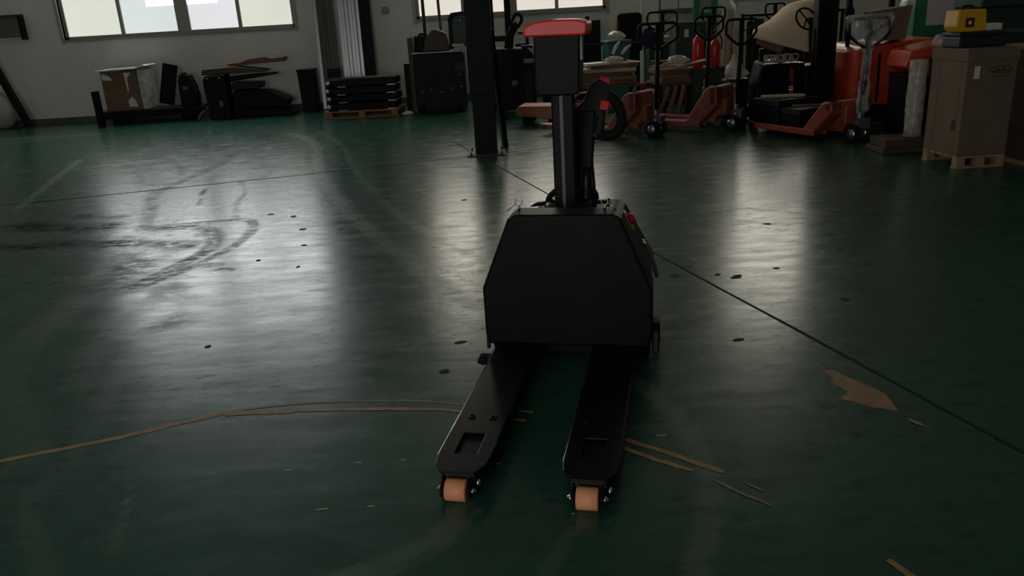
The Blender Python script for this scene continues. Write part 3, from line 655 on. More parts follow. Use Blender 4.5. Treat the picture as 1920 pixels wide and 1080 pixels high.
for xx in (-.44, .44):
    for yy in (-.10, .50):
        w_ = MB().lathe([(.0, -.05), (.10, -.05), (.125, -.035), (.125, .035), (.10, .05), (.0, .05)], 24, rotm(0, PI/2, 0, (xx, yy, .125))).build('wheel', K['rubber'], fl)
for xx, wd in ((-.64, .065), (-.48, .05)): MB().box((xx-wd/2, -.02, .05), (xx+wd/2, .12, 2.3)).build('mast_rail', K['black'], fl, bevel=.004)
for zz in (.10, .75, 1.45, 2.2): MB().box((-.67, .06, zz), (-.455, .10, zz+.09)).build('mast_crossbar', K['black'], fl, bevel=.004)
MB().box((-.62, .02, .05), (-.50, .05, 1.9)).build('lift_cylinder', K['black_gloss'], fl, bevel=.01)
MB().box((-.72, .13, .30), (-.45, .5, .66)).build('battery_pack', K['black'], fl, bevel=.02)
sw = MB(); wm = rotm(R(62), 0, R(15), (-.70, .25, 1.15)); sw.tube([wm @ Vector((.125*math.cos(k*PI/12), .125*math.sin(k*PI/12), 0)) for k in range(24)], .011, 8, closed=True)
for k in range(3): sw.tube([wm @ Vector((0, 0, 0)), wm @ Vector((.125*math.cos(k*2.1), .125*math.sin(k*2.1), 0))], .009, 6)
sw.tube([wm @ Vector((0, 0, 0)), (-.575, .27, 1.0), (-.57, .28, .6)], .016, 8); sw.build('steering_wheel', K['rubber'], fl)
MB().tube([(-.645, .05, .62), (-.70, -.03, .64), (-.70, -.02, 1.04)], .014, 8).build('lever', K['black'], fl)
MB().lathe([(.0, 0), (.045, 0), (.05, .03), (.035, .07), (.02, .1), (.02, .16), (.0, .16)], 18, Matrix.Translation((-.33, .0, 1.17))).build('beacon', K['rubber'], fl)
MB().tube([(-.33, 0, .84), (-.33, 0, 1.18)], .022, 10).build('beacon_stalk', K['black'], fl)
for xx in (-.10, .38): MB().box((xx-.03, .55, .85), (xx+.03, .60, 2.2)).build('guard_post', K['black'], fl, bevel=.005)
cb = empty('brown_carton', (4.06, 8.72, .905), R(-8), 'brown cardboard carton with crumpled top sitting on the red forklift', 'carton')
MB().prism([(-.17, 0), (.17, 0), (.21, .34), (.15, .33), (-.20, .29)], -.13, .13, 'y').build('carton_body', K['card'], cb, bevel=.01)
MB().prism([(.13, .30), (.24, .28), (.25, .38), (.20, .36), (.17, .39)], -.10, .10, 'y').build('torn_film', K['filmw'], cb, bevel=.01)
# orange scoop at the right of the red forklift
oh = MB(); oh.prism([(-.25, -.16), (-.20, .0), (.20, .07), (.24, .05), (.10, -.06), (-.05, -.10), (-.12, -.22)], -.22, .22, 'y')
tag(oh.build('plastic_fender', mat('bright_orange_red_plastic', (.72, .07, .03), .3), None, bevel=.02, seg=3, loc=(4.22, 8.25, .83)), 'bright orange-red curved plastic fender in front of the red forklift body', 'fender')
fst = empty('fender_stand', (4.22, 8.25, 0), 0, 'black box stand carrying the orange-red fender', 'stand')
MB().box((-.20, -.14, 0), (.24, .2, .56)).build('stand_body', K['black'], fst, bevel=.01); MB().box((-.21, -.15, .56), (-.02, .2, .60)).build('stand_top', K['black_gloss'], fst, bevel=.006)
# curved beige sheets over a low dark machine
def sheet(name, pts, th, mt, label, cat, nu=14):
    # pts: 4 rows of control edges (left->right) along depth; each row list of Vectors
    rows = [smooth_path(r_, nu//(len(r_)-1)) for r_ in pts]; m_ = len(rows[0]); cols = []
    for j in range(m_): cols.append(smooth_path([rw[j] for rw in rows], 5))
    k = len(cols[0]); vs = [p for c_ in cols for p in c_]
    me = MB(); me.add(vs, [(i*k+j, i*k+j+1, (i+1)*k+j+1, (i+1)*k+j) for i in range(m_-1) for j in range(k-1)], True)
    o = me.build(name, mt); s_ = o.modifiers.new('thickness', 'SOLIDIFY'); s_.thickness = th; s_.offset = 0
    return tag(o, label, cat)
sheet('beige_sheet', [[(2.88, 9.42, .985), (3.10, 9.27, .905), (3.30, 9.17, .84), (3.42, 9.12, .80)],
                      [(2.97, 9.65, 1.05), (3.15, 9.5, 1.03), (3.34, 9.42, 1.0), (3.50, 9.37, .97)],
                      [(3.22, 9.9, 1.13), (3.32, 9.8, 1.17), (3.48, 9.72, 1.19), (3.62, 9.68, 1.17)],
                      [(3.44, 10.1, 1.26), (3.54, 10.05, 1.31), (3.66, 10.0, 1.33), (3.78, 9.95, 1.31)]], .02, K['foam'], 'large curved beige sheet draped over dark equipment left of the forklift mast', 'sheet')
sheet('lower_sheet', [[(2.90, 9.34, .93), (3.0, 9.28, .87), (3.14, 9.20, .81)], [(2.99, 9.50, .955), (3.1, 9.43, .90), (3.22, 9.35, .85)], [(3.1, 9.7, .98), (3.2, 9.65, .95), (3.3, 9.6, .91)]], .03, K['card_d'], 'narrow brown sheet tucked under the curved beige sheet', 'sheet')
lm = empty('low_machine', (3.2, 9.50, 0), 0, 'low black machine carcass under the curved beige sheet', 'machine')
MB().prism([(-.25, .05), (.12, .05), (.12, .66), (.05, .72), (-.20, .70), (-.26, .45)], -.12, .22, 'y').build('body', K['black'], lm, bevel=.02)
MB().box((-.24, -.34, .66), (.20, -.10, .69)).build('ledge', K['black_gloss'], lm, bevel=.006)
for xx in (-.2, .07): MB().box((xx-.04, -.1, 0), (xx+.04, .2, .06)).build('foot', K['rubber'], lm)
for xx in (-.15, .06): MB().box((xx-.03, .06, .68), (xx+.03, .12, .84)).build('support_post', K['black'], lm, bevel=.004)
rp = MB(); pts = []
for k in range(90):
    t = k/90; cx = 2.99+.36*t; pts.append((cx+.04*math.cos(k*.62), 9.27+.03*math.sin(k*.9), .742+.04*math.sin(k*.62)))
rp.tube(pts, .009, 6); tag(rp.build('rope_coil', K['rope']), 'tangled grey rope coil lying below the beige sheet', 'rope')
# items lying between the forks of the third truck: low black boxes with pale boards
CM = Matrix.Translation((3.48, 7.85, 0)) @ Euler((0, 0, math.atan2(.917, -.40)-PI/2)).to_matrix().to_4x4(); CR = math.atan2(.917, -.40)-PI/2
for (y_, w_, d_, h_, mt_, lb) in ((1.02, .27, .20, .24, 'black', 'black battery box on the fork tips of the orange-red truck'), (.66, .25, .13, .17, 'black_gloss', 'low glossy black box near the heels of the orange-red truck forks')):
    p_ = CM @ Vector((0, y_, .117)); bb = empty('battery_box', p_, CR, lb, 'box')
    MB().box((-w_, -d_, 0), (w_, d_, h_)).build('box_body', K[mt_], bb, bevel=.012)
    MB().box((-w_-.006, -d_-.006, h_-.05), (w_+.006, d_+.006, h_+.01)).build('box_lid', K['dgrey'], bb, bevel=.006)
p_ = CM @ Vector((-.02, 1.06, .117+.253)); tag(MB().prism([(-.22, -.06), (.20, -.09), (.24, .05), (-.2, .09)], 0, .02).build('pale_board', K['card_l'], None, bevel=.003, loc=p_, rot=(0, 0, -.1)), 'pale board lying on the black battery box on the truck forks', 'board')
p_ = CM @ Vector((.02, .66, .117+.183)); tag(MB().box((-.20, -.012, 0), (.20, .012, .02)).build('steel_strip', K['steel'], None, bevel=.002, loc=p_, rot=(0, 0, -.05)), 'bright steel strip lying on the glossy black box', 'metal strip')
p_ = CM @ Vector((.14, .92, .117+.252)); blob('tape_roll', K['white'], p_, (.035, .035, .012), 4, 'small white roll on the black battery box on the truck forks', 'roll')
# white plastic bag
wb = MB(); n = 12; vs = []; rnd = random.Random(8)
for z, r_, ox in ((0, .10, 0), (.06, .14, .0), (.13, .12, .0), (.19, .055, -.02), (.23, .022, -.03), (.27, .028, -.035)):
    for k in range(n):
        j = rnd.uniform(.75, 1.2); vs.append((ox+r_*j*math.cos(2*PI*k/n), .8*r_*j*math.sin(2*PI*k/n), z))
wb.add(vs, [(i*n+k, i*n+(k+1) % n, (i+1)*n+(k+1) % n, (i+1)*n+k) for i in range(5) for k in range(n)]); wb.add(vs, [list(range(n))[::-1]])
tag(wb.build('white_bag', K['filmw'], None, loc=(2.74, 9.12, .525)), 'knotted white plastic bag standing on a dark drum between the pallet trucks', 'bag')
dr = empty('dark_drum', (2.74, 9.56, 0), 0, 'short dark drum under the knotted white bag', 'drum')
MB().lathe([(.0, 0), (.15, 0), (.155, .02), (.15, .04), (.15, .25), (.156, .27), (.15, .29), (.15, .50), (.155, .52), (.0, .52)], 26).build('drum_body', K['dgrey'], dr)
bpy.data.objects['white_bag'].location = (2.74, 9.54, .522)

# ------------------------------------------------------------------ heaps of cardboard between the trucks
def bench(label, x0, y0, x1, y1, h):
    t = empty('work_bench', ((x0+x1)/2, (y0+y1)/2, 0), 0, label, 'bench'); a_, b_ = (x1-x0)/2, (y1-y0)/2
    MB().box((-a_, -b_, h-.035), (a_, b_, h)).build('bench_top', K['brown'], t, bevel=.004)
    for sx in (-1, 1):
        for sy in (-1, 1): MB().box((sx*(a_-.03)-.02, sy*(b_-.03)-.02, 0), (sx*(a_-.03)+.02, sy*(b_-.03)+.02, h-.035)).build('leg', K['black'], t)
    return t
bench('low dark bench behind the column, piled with flattened cartons', .85, 10.35, 1.78, 11.0, .46)
bench('low dark bench between the pallet truck handles, piled with timber offcuts', 2.0, 10.36, 2.42, 10.95, .44)
def slab(name, mt, c, size, rz, label, cat, group, tilt=(0, 0)):
    mb = MB(); a_, b_, h = size; rnd = random.Random(int(c[0]*1000)+int(c[2]*1000))
    poly = [(-a_+rnd.uniform(0, .05), -b_), (0, -b_+rnd.uniform(-.03, .03)), (a_, -b_+rnd.uniform(0, .04)), (a_-rnd.uniform(0, .06), b_), (0, b_-rnd.uniform(-.03, .03)), (-a_, b_-rnd.uniform(0, .05))]
    mb.prism(poly, 0, h)
    return tag(mb.build(name, mt, None, bevel=.003, loc=c, rot=(tilt[0], tilt[1], rz)), label, cat, group)
g1 = 'flattened cartons on the bench behind the column'
z = .462
for i, (dx, dy, a_, b_, h, rz, mt_, lb) in enumerate([
        (0, 0, .40, .28, .05, .05, 'card_d', 'lowest dark brown flattened carton of the heap behind the column'),
        (.05, .0, .38, .26, .045, -.12, 'card', 'second flattened carton from the bench, brown, behind the column'),
        (-.05, .02, .40, .25, .05, .10, 'card_d', 'thick dark flattened carton in the middle of the heap behind the column'),
        (.08, -.03, .36, .24, .04, -.2, 'card_l', 'pale flattened carton high in the heap behind the column'),
        (.12, .0, .30, .22, .05, .15, 'card', 'topmost brown flattened carton of the heap behind the column')]):
    slab('flattened_carton', K[mt_], (1.33+dx, 10.66+dy, z), (a_, b_, h), rz, lb, 'carton', g1); z += h+.002
slab('white_foam_sheet', K['white'], (1.20, 10.45, z), (.17, .14, .03), .3, 'white foam sheet lying on the left of the carton heap behind the column', 'sheet', None)
blob('crumpled_film', K['filmw'], (1.48, 10.66, z), (.12, .10, .04), 21, 'crumpled milky plastic film on top of the carton heap behind the column', 'plastic film', .3)
g2 = 'offcuts on the bench between the handles'
z = .442
for i, (dx, dy, a_, b_, h, rz, mt_, lb) in enumerate([
        (0, 0, .20, .30, .05, .05, 'card_d', 'lowest dark flattened carton on the bench between the handles'),
        (.02, -.02, .19, .28, .05, -.1, 'card', 'second flattened carton on the bench between the handles'),
        (-.01, .02, .20, .27, .05, .12, 'card_d', 'third flattened carton, dark, on the bench between the handles'),
        (.0, .0, .19, .26, .03, -.05, 'card_l', 'topmost pale flattened carton on the bench between the handles')]):
    slab('flattened_carton', K[mt_], (2.21+dx, 10.66+dy, z), (a_, b_, h), rz, lb, 'carton', g2); z += h+.002
wl = ['pale wooden stick lying lengthwise on the middle heap', 'pale wooden stick lying crosswise on the middle heap, left', 'wooden stick slanting across the middle heap']
for i, (x, y, rz, l) in enumerate([(2.16, 10.5, .2, .24), (2.22, 10.66, .9, .22), (2.2, 10.78, -.3, .22)]):
    tag(MB().box((-l, -.02, 0), (l, .02, .022)).build('wooden_stick', K['wood'], None, bevel=.002, loc=(x, y, z+i*.024), rot=(0, 0, rz)), wl[i], 'stick', 'sticks on the middle heap')
blob('crumpled_film', K['filmw'], (2.27, 10.45, z+.03), (.13, .10, .05), 31, 'crumpled white plastic film on the heap between the handles', 'plastic film', .35)
# leaning timbers in front of the middle bench
for i, (x, y, tl) in enumerate([(1.98, 10.29, .35), (2.10, 10.27, .28), (2.22, 10.29, .22)]):
    tag(MB().box((-.022, -.012, 0), (.022, .012, .42)).build('timber_offcut', K['wood_r'], None, bevel=.002, loc=(x, y, .003), rot=(-.08, tl, 0)), ['first', 'second', 'third'][i]+' timber offcut from the left, leaning against the middle bench', 'timber', 'leaning offcuts')
# carton sheet on right: angled flap
slab('carton_flap', K['card_l'], (2.44, 10.42, .66), (.24, .07, .015), .35, 'stiff pale carton flap sticking out to the right of the middle heap', 'carton', None, (0, -.12))
# fire extinguishers
def extinguisher(loc, s, lb):
    t = empty('fire_extinguisher', loc, 0, lb, 'fire extinguisher', 'fire extinguishers')
    MB().lathe([(.0, 0), (.072, 0), (.078, .015), (.078, .30), (.066, .36), (.03, .40), (.024, .42), (.0, .42)], 24).build('cylinder', K['extred'], t)
    MB().lathe([(.0, .42), (.022, .42), (.022, .46), (.0, .46)], 14).build('valve', K['steel'], t)
    MB().tube(smooth_path([(0, 0, .45), (.05, -.03, .47), (.09, -.05, .40), (.088, -.05, .25)], 4), .011, 8).build('hose', K['rubber'], t)
    MB().box((-.07, -.012, .455), (.02, .012, .475)).build('squeeze_handle', K['black'], t, bevel=.003)
    t.scale = (s, s, s)
    return t
eb_ = empty('extinguisher_stand', (2.74, 10.75, 0), 0, 'dark box stand carrying the two fire extinguishers', 'stand')
MB().box((-.28, -.16, 0), (.28, .16, .56)).build('stand_body', K['dgreen'], eb_, bevel=.008); MB().box((-.29, -.17, .56), (.29, .17, .59)).build('stand_top', K['brown'], eb_, bevel=.004)
extinguisher((2.58, 10.72, .592), .95, 'left fire extinguisher of the two, red, with pale hose fitting')
extinguisher((2.80, 10.72, .592), .82, 'right fire extinguisher of the two, red, partly behind a handle')
# cabinet, seat, bins behind
cbn = empty('green_cabinet', (2.74, 12.0, 0), 0, 'dark green steel cabinet with a white label behind the extinguishers', 'cabinet')
MB().box((-.22, -.2, .04), (.22, .25, 1.13)).build('cabinet_body', K['dgreen'], cbn, bevel=.008); MB().box((-.20, -.212, .08), (.20, -.2, 1.09)).build('door', K['dgreen'], cbn, bevel=.004)
MB().box((-.10, -.216, .93), (-.04, -.211, 1.03)).build('label_plate', K['white'], cbn); MB().box((-.2, -.18, 0), (.2, .23, .04)).build('plinth', K['black'], cbn)
pg = empty('pale_green_machine', (2.52, 12.9, 0), 0, 'pale green machine housing behind the handle loops', 'machine')
MB().prism([(-.28, 0), (.28, 0), (.28, .85), (.22, .92), (-.28, .92)], -.25, .25, 'y').build('housing', K['pgreen'], pg, bevel=.02); MB().box((-.22, -.262, .55), (.20, -.25, .84)).build('front_panel', K['dgreen'], pg, bevel=.004)
MB().box((-.25, -.262, .40), (.25, -.25, .44)).build('trim_bar', K['mgrey'], pg, bevel=.003)
wbz = empty('whiteboard_stand', (3.08, WY-.06, 0), 0, 'whiteboard with grey lower rail standing against the far wall', 'whiteboard')
MB().box((-.30, -.015, 1.30), (.32, .03, 2.6)).build('board', K['white'], wbz, bevel=.003); MB().box((-.32, -.03, 1.22), (.34, .03, 1.30)).build('rail', K['mgrey'], wbz, bevel=.003)
for xx in (-.26, .28): MB().box((xx-.02, -.02, 0), (xx+.02, .03, 1.22)).build('leg', K['mgrey'], wbz)
MB().box((-.01, -.02, 1.30), (.004, -.012, 2.6)).build('seam', K['mgrey'], wbz)
gf = empty('green_gantry', (3.36, 13.6, 0), R(5), 'bright green steel gantry standing near the far wall', 'gantry')
for xx, lean in ((-.17, .06), (.15, .02)): MB().prism([(xx-.05, 0), (xx+.05, 0), (xx+.05+lean, 2.1), (xx-.05+lean, 2.1)], -.03, .03, 'y').build('upright', K['green'], gf, bevel=.004)
for zz in (.3, 1.14, 2.0): MB().box((-.16, -.025, zz), (.19, .025, zz+.08)).build('crossbar', K['green'], gf, bevel=.004)
MB().box((-.12, -.01, 1.25), (.15, .01, 2.0)).build('infill_panel', K['pgreen'], gf)
MB().box((-.26, -.18, 0), (.26, .18, .04)).build('foot', K['green'], gf, bevel=.004)
jug = empty('pale_jug', (3.82, 13.88, .0), 0, 'tall pale cream canister standing right of the green gantry', 'canister')
MB().lathe([(.0, 0), (.13, 0), (.135, .02), (.135, 1.2), (.11, 1.32), (.05, 1.37), (.05, 1.42), (.0, 1.42)], 22).build('canister_body', mat('cream_plastic', (.5, .5, .40), .5), jug); MB().lathe([(.0, 1.42), (.056, 1.42), (.056, 1.45), (.0, 1.45)], 16).build('cap', K['white'], jug)
# rack of dark panels
rk = empty('panel_rack', (4.72, 13.4, 0), 0, 'long dark rack holding a row of upright dark panels behind the pallet trucks', 'rack')
MB().box((-.75, -.25, 1.12), (.75, .25, 1.16)).build('rack_top', K['black'], rk, bevel=.004); MB().box((-.75, -.25, .1), (.75, .25, .14)).build('rack_shelf', K['black'], rk, bevel=.004)
for xx in (-.72, 0, .72):
    for yy in (-.22, .22): MB().box((xx-.02, yy-.02, 0), (xx+.02, yy+.02, 1.12)).build('rack_post', K['black'], rk)
for i in range(12): MB().box((-.66+i*.115, -.18, .142), (-.62+i*.115, .2, 1.04+.04*math.sin(i*2))).build('panel', K['brown'] if i % 3 else K['dgrey'], rk, bevel=.004)
# seat and bins between column and handles
st = empty('operator_seat', (2.0, 12.7, 0), R(-12), 'black operator seat with tan edge standing before the far wall', 'seat')
MB().prism(rrect(-.19, .86, .19, 1.29, .07, 4), .10, .19, 'y').build('backrest', K['rubber'], st, bevel=.02); MB().prism(rrect(-.22, -.22, .20, .2, .06, 4), .74, .87).build('cushion', K['rubber'], st, bevel=.02)
MB().prism(rrect(-.21, .84, -.17, 1.22, .015, 2), .06, .12, 'y').build('edge_pad', K['tan'], st, bevel=.008); MB().box((-.16, -.16, 0), (.16, .16, .74)).build('pedestal', K['black'], st, bevel=.01)
bn = empty('teal_bin', (1.72, 12.1, 0), R(10), 'teal plastic bin beside the black operator seat', 'bin')
MB().prism([(-.14, 0), (.14, 0), (.17, .90), (-.17, .90)], -.14, .14, 'y').build('bin_body', K['teal'], bn, bevel=.012); MB().box((-.19, -.16, .90), (.19, .16, .93)).build('rim', K['teal'], bn, bevel=.006)
blob('film_bundle', K['filmw'], (1.72, 12.1, .932), (.13, .11, .06), 44, 'white film bundle stuffed in the teal bin', 'plastic film', .3)
mm = empty('black_workstation', (1.15, 12.6, 0), 0, 'black cluttered workstation seen behind the red-lidded box', 'workstation')
MB().box((-.50, -.25, .05), (.38, .25, .86)).build('cabinet', K['black'], mm, bevel=.01); MB().box((-.53, -.28, .86), (.40, .28, .90)).build('worktop', K['dgrey'], mm, bevel=.005)
MB().box((.02, -.06, .90), (.40, .02, 1.22)).build('screen', K['black'], mm, bevel=.01); MB().box((.18, -.02, 1.22), (.24, .02, 1.28)).build('camera_knob', K['black'], mm, bevel=.006)
MB().box((-.46, -.2, 0), (.34, .2, .05)).build('plinth', K['black'], mm)
# green cart with poster at the right rear
gr = empty('green_locker', (5.20, 10.0, 0), R(-6), 'green steel locker with a pale poster behind the carton-topped forklift', 'locker')
MB().box((-.30, -.25, .05), (.45, .3, 1.6)).build('locker_body', K['green'], gr, bevel=.01); MB().box((-.16, -.262, .98), (.16, -.25, 1.50)).build('poster', K['paper'], gr)
MB().box((-.28, -.23, 0), (.43, .28, .05)).build('plinth', K['black'], gr); MB().box((.24, -.27, .7), (.27, -.25, .9)).build('door_handle', K['steel'], gr, bevel=.003)
dm = empty('dark_green_press', (5.35, 9.0, 0), 0, 'dark green press frame behind the yellow case', 'machine')
MB().box((-.25, -.2, 0), (.30, .3, 1.16)).build('press_body', K['dgreen'], dm, bevel=.01); MB().box((-.28, -.24, 1.16), (.33, .3, 1.34)).build('press_head', K['dgreen'], dm, bevel=.02); MB().box((-.22, -.25, .9), (.27, -.2, .94)).build('rail', K['mgrey'], dm, bevel=.003)
pk_ = empty('plank_shelf', (6.2, 9.3, 0), 0, 'brown shelf unit topped by a pale plank at the far right', 'shelf')
MB().box((-.5, -.2, 1.02), (.9, .2, 1.05)).build('top_plank', K['card_l'], pk_, bevel=.003)
MB().box((-.48, -.18, 0), (.88, .18, 1.0)).build('shelf_body', K['card_d'], pk_, bevel=.005)
for xx in (-.45, .2, .85): MB().box((xx-.02, -.19, .0), (xx+.02, .19, 1.02)).build('upright', K['brown'], pk_)
tag(MB().box((-.75, -.04, 0), (.75, .04, 2.6)).build('partition_panel', mat('pale_green_grey_panel', (.19, .20, .15), .7), None, bevel=.004, loc=(6.9, 10.4, .0), rot=(0, 0, -.1)), 'pale grey-green partition panel standing at the far right', 'panel')

# ------------------------------------------------------------------ left part of the far wall
wc_ = empty('wall_cabinet', (-8.20, WY, 1.44), 0, 'dark grey box frame mounted on the far wall left of the big window', 'wall box')
MB().box((-.55, -.10, 0), (.30, -.001, .02)).build('lower_edge', K['wall_dim'], wc_); MB().box((-.55, -.09, .02), (.26, -.001, .36)).build('box_back', mat('grey_panel', (.12, .12, .105), .7), wc_, bevel=.004)
MB().box((-.58, -.12, .35), (.30, -.001, .385)).build('top_rail', K['brown'], wc_, bevel=.003); MB().box((.25, -.12, -.02), (.305, -.001, .36)).build('side_rail', K['black'], wc_, bevel=.003)
lb_ = MB(); lb_.box((-.05, -.05, 0), (.05, .05, 1.25)); tag(lb_.build('leaning_board', K['black'], None, bevel=.004, loc=(-8.05, 13.95, .03), rot=(R(-4), R(-20), 0)), 'dark board leaning at the far left edge', 'board')
sk = blob('white_sack', K['sack'], (-8.50, 14.02, .0), (.26, .2, .30), 9, 'pale full sack standing at the far left edge', 'sack', .07, 18, 12)
# flat trolley with carton
tr = empty('platform_trolley', (-5.85, 13.80, 0), R(2), 'low black platform trolley with an upright post by the far wall', 'trolley')
MB().box((-.80, -.30, .17), (.85, .30, .22)).build('deck', K['black_gloss'], tr, bevel=.006)
MB().box((-.80, -.34, .0), (-.70, -.25, .56)).build('post', K['black'], tr, bevel=.008); MB().box((-.80, .25, .0), (-.70, .34, .56)).build('post', K['black'], tr, bevel=.008)
MB().box((-.70, -.28, .10), (.80, -.24, .17)).build('side_rail', K['black'], tr); MB().box((-.70, .24, .10), (.80, .28, .17)).build('side_rail', K['black'], tr)
for xx in (-.5, .6):
    for yy in (-.2, .2): MB().lathe([(.0, -.022), (.06, -.022), (.075, -.014), (.075, .014), (.06, .022), (.0, .022)], 20, rotm(PI/2, 0, 0, (xx, yy, .075))).build('wheel', K['rubber'], tr)
c2 = empty('wrapped_carton', (-6.18, 13.80, .222), R(2), 'brown carton with white sheet on top, on the platform trolley', 'carton')
MB().box((-.31, -.24, 0), (.27, .24, .63)).build('carton_body', K['card_d'], c2, bevel=.006)
MB().prism([(-.37, .63), (.28, .645), (.44, .69), (.40, .71), (.27, .672), (-.37, .655)], -.27, .27, 'y').build('top_sheet', K['white'], c2, bevel=.004)
MB().box((.272, -.25, .0), (.38, .25, .64)).build('side_wrap', K['filmw'], c2, bevel=.03)
MB().prism([(-.29, .50), (-.13, .49), (-.16, .54), (-.20, .57), (-.29, .60)], -.245, -.2405, 'y').build('paper_label', K['paper'], c2)
tp = MB(); tp.prism([(.08, .30), (.10, .30), (.11, .52), (.17, .58), (.17, .60), (.06, .60), (.07, .54)], -.245, -.2405, 'y'); tp.prism([(.06, .06), (.20, .05), (.18, .16), (.12, .22), (.06, .15)], -.245, -.2405, 'y'); tp.build('tape_patch', K['paper'], c2)
tag(MB().box((-.12, -.02, 0), (.12, .03, .66)).build('leaning_plate', K['black'], None, bevel=.01, loc=(-5.62, 13.86, .262), rot=(R(-4), R(14), 0)), 'black steel plate leaning on the trolley beside the wrapped carton', 'plate')
mc = empty('black_pump_unit', (-5.16, 13.72, .222), R(3), 'black upright power unit on the right end of the platform trolley', 'power unit')
MB().prism([(-.13, 0), (.14, 0), (.16, .16), (.10, .40), (.08, .50), (-.08, .52), (-.12, .40)], -.12, .12, 'y').build('casing', K['black'], mc, bevel=.02)
MB().cyl((-.02, -.05, .50), (-.02, -.05, .55), .05, 16).build('cap', K['dgrey'], mc); MB().box((-.05, -.127, .28), (.03, -.12, .32)).build('name_plate', K['mgrey'], mc)
MB().tube(smooth_path([(.08, -.10, .44), (.17, -.11, .38), (.18, -.11, .15), (.12, -.11, .05)], 4), .014, 8).build('hose', K['rubber'], mc)
lgp = MB().tube(smooth_path([(-4.98, 13.42, .01), (-4.93, 13.45, .10), (-4.86, 13.5, .16)], 4), .018, 8).build('bent_pipe', K['mgrey']); tag(lgp, 'short bent grey pipe end on the floor beside the trolley', 'pipe')
# scrap heap: fork frames and plates
def scrapbox(name, mt, pr_, y0, y1, lb, cat, loc, rot=(0, 0, 0), bevel=.01):
    mb = MB(); mb.prism(pr_, y0, y1, 'y'); return tag(mb.build(name, K[mt], None, bevel=bevel, loc=loc, rot=rot), lb, cat)
cf = empty('chassis_frame', (-4.50, 13.62, 0), R(2), 'upright black chassis frame at the left of the scrap heap under the window', 'chassis')
MB().prism([(-.30, 0), (.05, 0), (.05, .70), (-.28, .70), (-.32, .62)], -.16, .16, 'y').build('frame_body', K['black'], cf, bevel=.015)
for xx in (-.24, -.04): MB().lathe([(.014, 0), (.014, .01), (.001, .01)], 10, rotm(PI/2, 0, 0, (xx, -.16, .655))).build('bolt_head', K['steel'], cf)
MB().box((-.10, -.172, .20), (-.05, -.16, .30)).build('tag_plate', K['mgrey'], cf)
scrapbox('scrap_fork', 'black', [(0, 0), (.95, 0), (1.02, .04), (.70, .12), (0, .13)], -.22, .22, 'lowest long black fork plate of the scrap heap under the window', 'metal plate', (-4.42, 13.72, .01))
scrapbox('scrap_fork', 'black', [(0, 0), (.86, 0), (.92, .10), (.62, .26), (.05, .30)], -.20, .2, 'bulky black fork frame lying second in the scrap heap', 'fork frame', (-4.42, 13.74, .145))
scrapbox('scrap_plate', 'dgrey', [(0, 0), (.45, .0), (.48, .10), (.02, .12)], -.18, .18, 'dark grey plate block in the middle of the scrap heap', 'metal plate', (-4.40, 13.74, .45))
scrapbox('scrap_fork', 'black', [(0, .0), (.78, .085), (.80, .115), (.4, .11), (0, .09)], -.10, .10, 'thin black fork blade sticking out to the right of the scrap heap', 'fork blade', (-4.42, 13.64, .575))
scrapbox('scrap_plate', 'brown', [(-.45, .0), (.55, .0), (.60, .03), (.1, .11), (-.42, .09)], -.20, .20, 'dark brown steel plate topping the scrap heap', 'metal plate', (-4.40, 13.74, .706))
scrapbox('torn_cardboard', 'card_d', [(-.30, 0), (.30, .02), (.58, .03), (.60, .10), (.40, .09), (.30, .12), (.05, .10), (-.12, .05), (-.35, .04)], -.14, .14, 'torn reddish-brown cardboard lying on top of the scrap heap', 'cardboard', (-4.1, 13.76, .822))
# bin, stacked aluminium profiles
bb_ = empty('black_bin', (-3.22, 13.95, 0), 0, 'narrow black bin between the scrap heap and the metal profiles', 'bin')
MB().prism([(-.12, 0), (.12, 0), (.13, .66), (-.14, .68)], -.14, .14, 'y').build('bin_body', K['navy'], bb_, bevel=.008); MB().box((-.15, -.155, .655), (.14, .15, .69)).build('rim', K['black'], bb_, bevel=.005)
def chan(): 
    mb = MB(); mb.box((-.026, 0, 0), (.026, .006, 3.0)); mb.box((-.026, -.03, 0), (-.020, 0, 3.0)); mb.box((.020, -.03, 0), (.026, 0, 3.0)); return mb
ch1 = chan().build('tmp', mat('olive_grey_channel', (.11, .11, .095), .5, .4)); chm = ch1.data; bpy.data.objects.remove(ch1); ch1 = chm; chm.name = 'metal_channel_dark'
ch0 = None; ordn = ['first', 'second', 'third', 'fourth', 'fifth', 'sixth', 'seventh', 'eighth', 'ninth', 'tenth', 'eleventh', 'twelfth']
xs_ = [-3.0, -2.935, -2.87, -2.805, -2.735, -2.60, -2.545, -2.485, -2.425, -2.365, -2.30]
for i, x in enumerate(xs_):
    lb = '%s upright metal channel from the left, leaning on the far wall' % ordn[i]
    g = 'upright metal channels on the far wall'
    if ch0 is None:
        ch0 = chan().build('metal_channel', K['alu']); tag(ch0, lb, 'metal channel', g); o = ch0
    else:
        o = ch0.copy(); C.objects.link(o); o['label'] = lb
    if i < 5 and i > 0: o.data = ch1
    o.location = (x, 14.02+.012*(i % 3), .012); o.rotation_euler = (R(-4.6), 0, 0)
tag(MB().box((-.09, -.03, 0), (.09, .03, 3.0)).build('dark_board', K['navy'], None, bevel=.004, loc=(-2.17, 14.0, .012), rot=(R(-4.5), 0, 0)), 'tall dark board leaning on the far wall right of the metal channels', 'board')
tag(MB().box((-.10, -.03, 0), (.12, .02, .66)).build('short_black_panel', K['black'], None, bevel=.004, loc=(-2.78, 13.88, .012), rot=(R(-4), 0, 0)), 'short black panel leaning in front of the metal channels', 'panel')
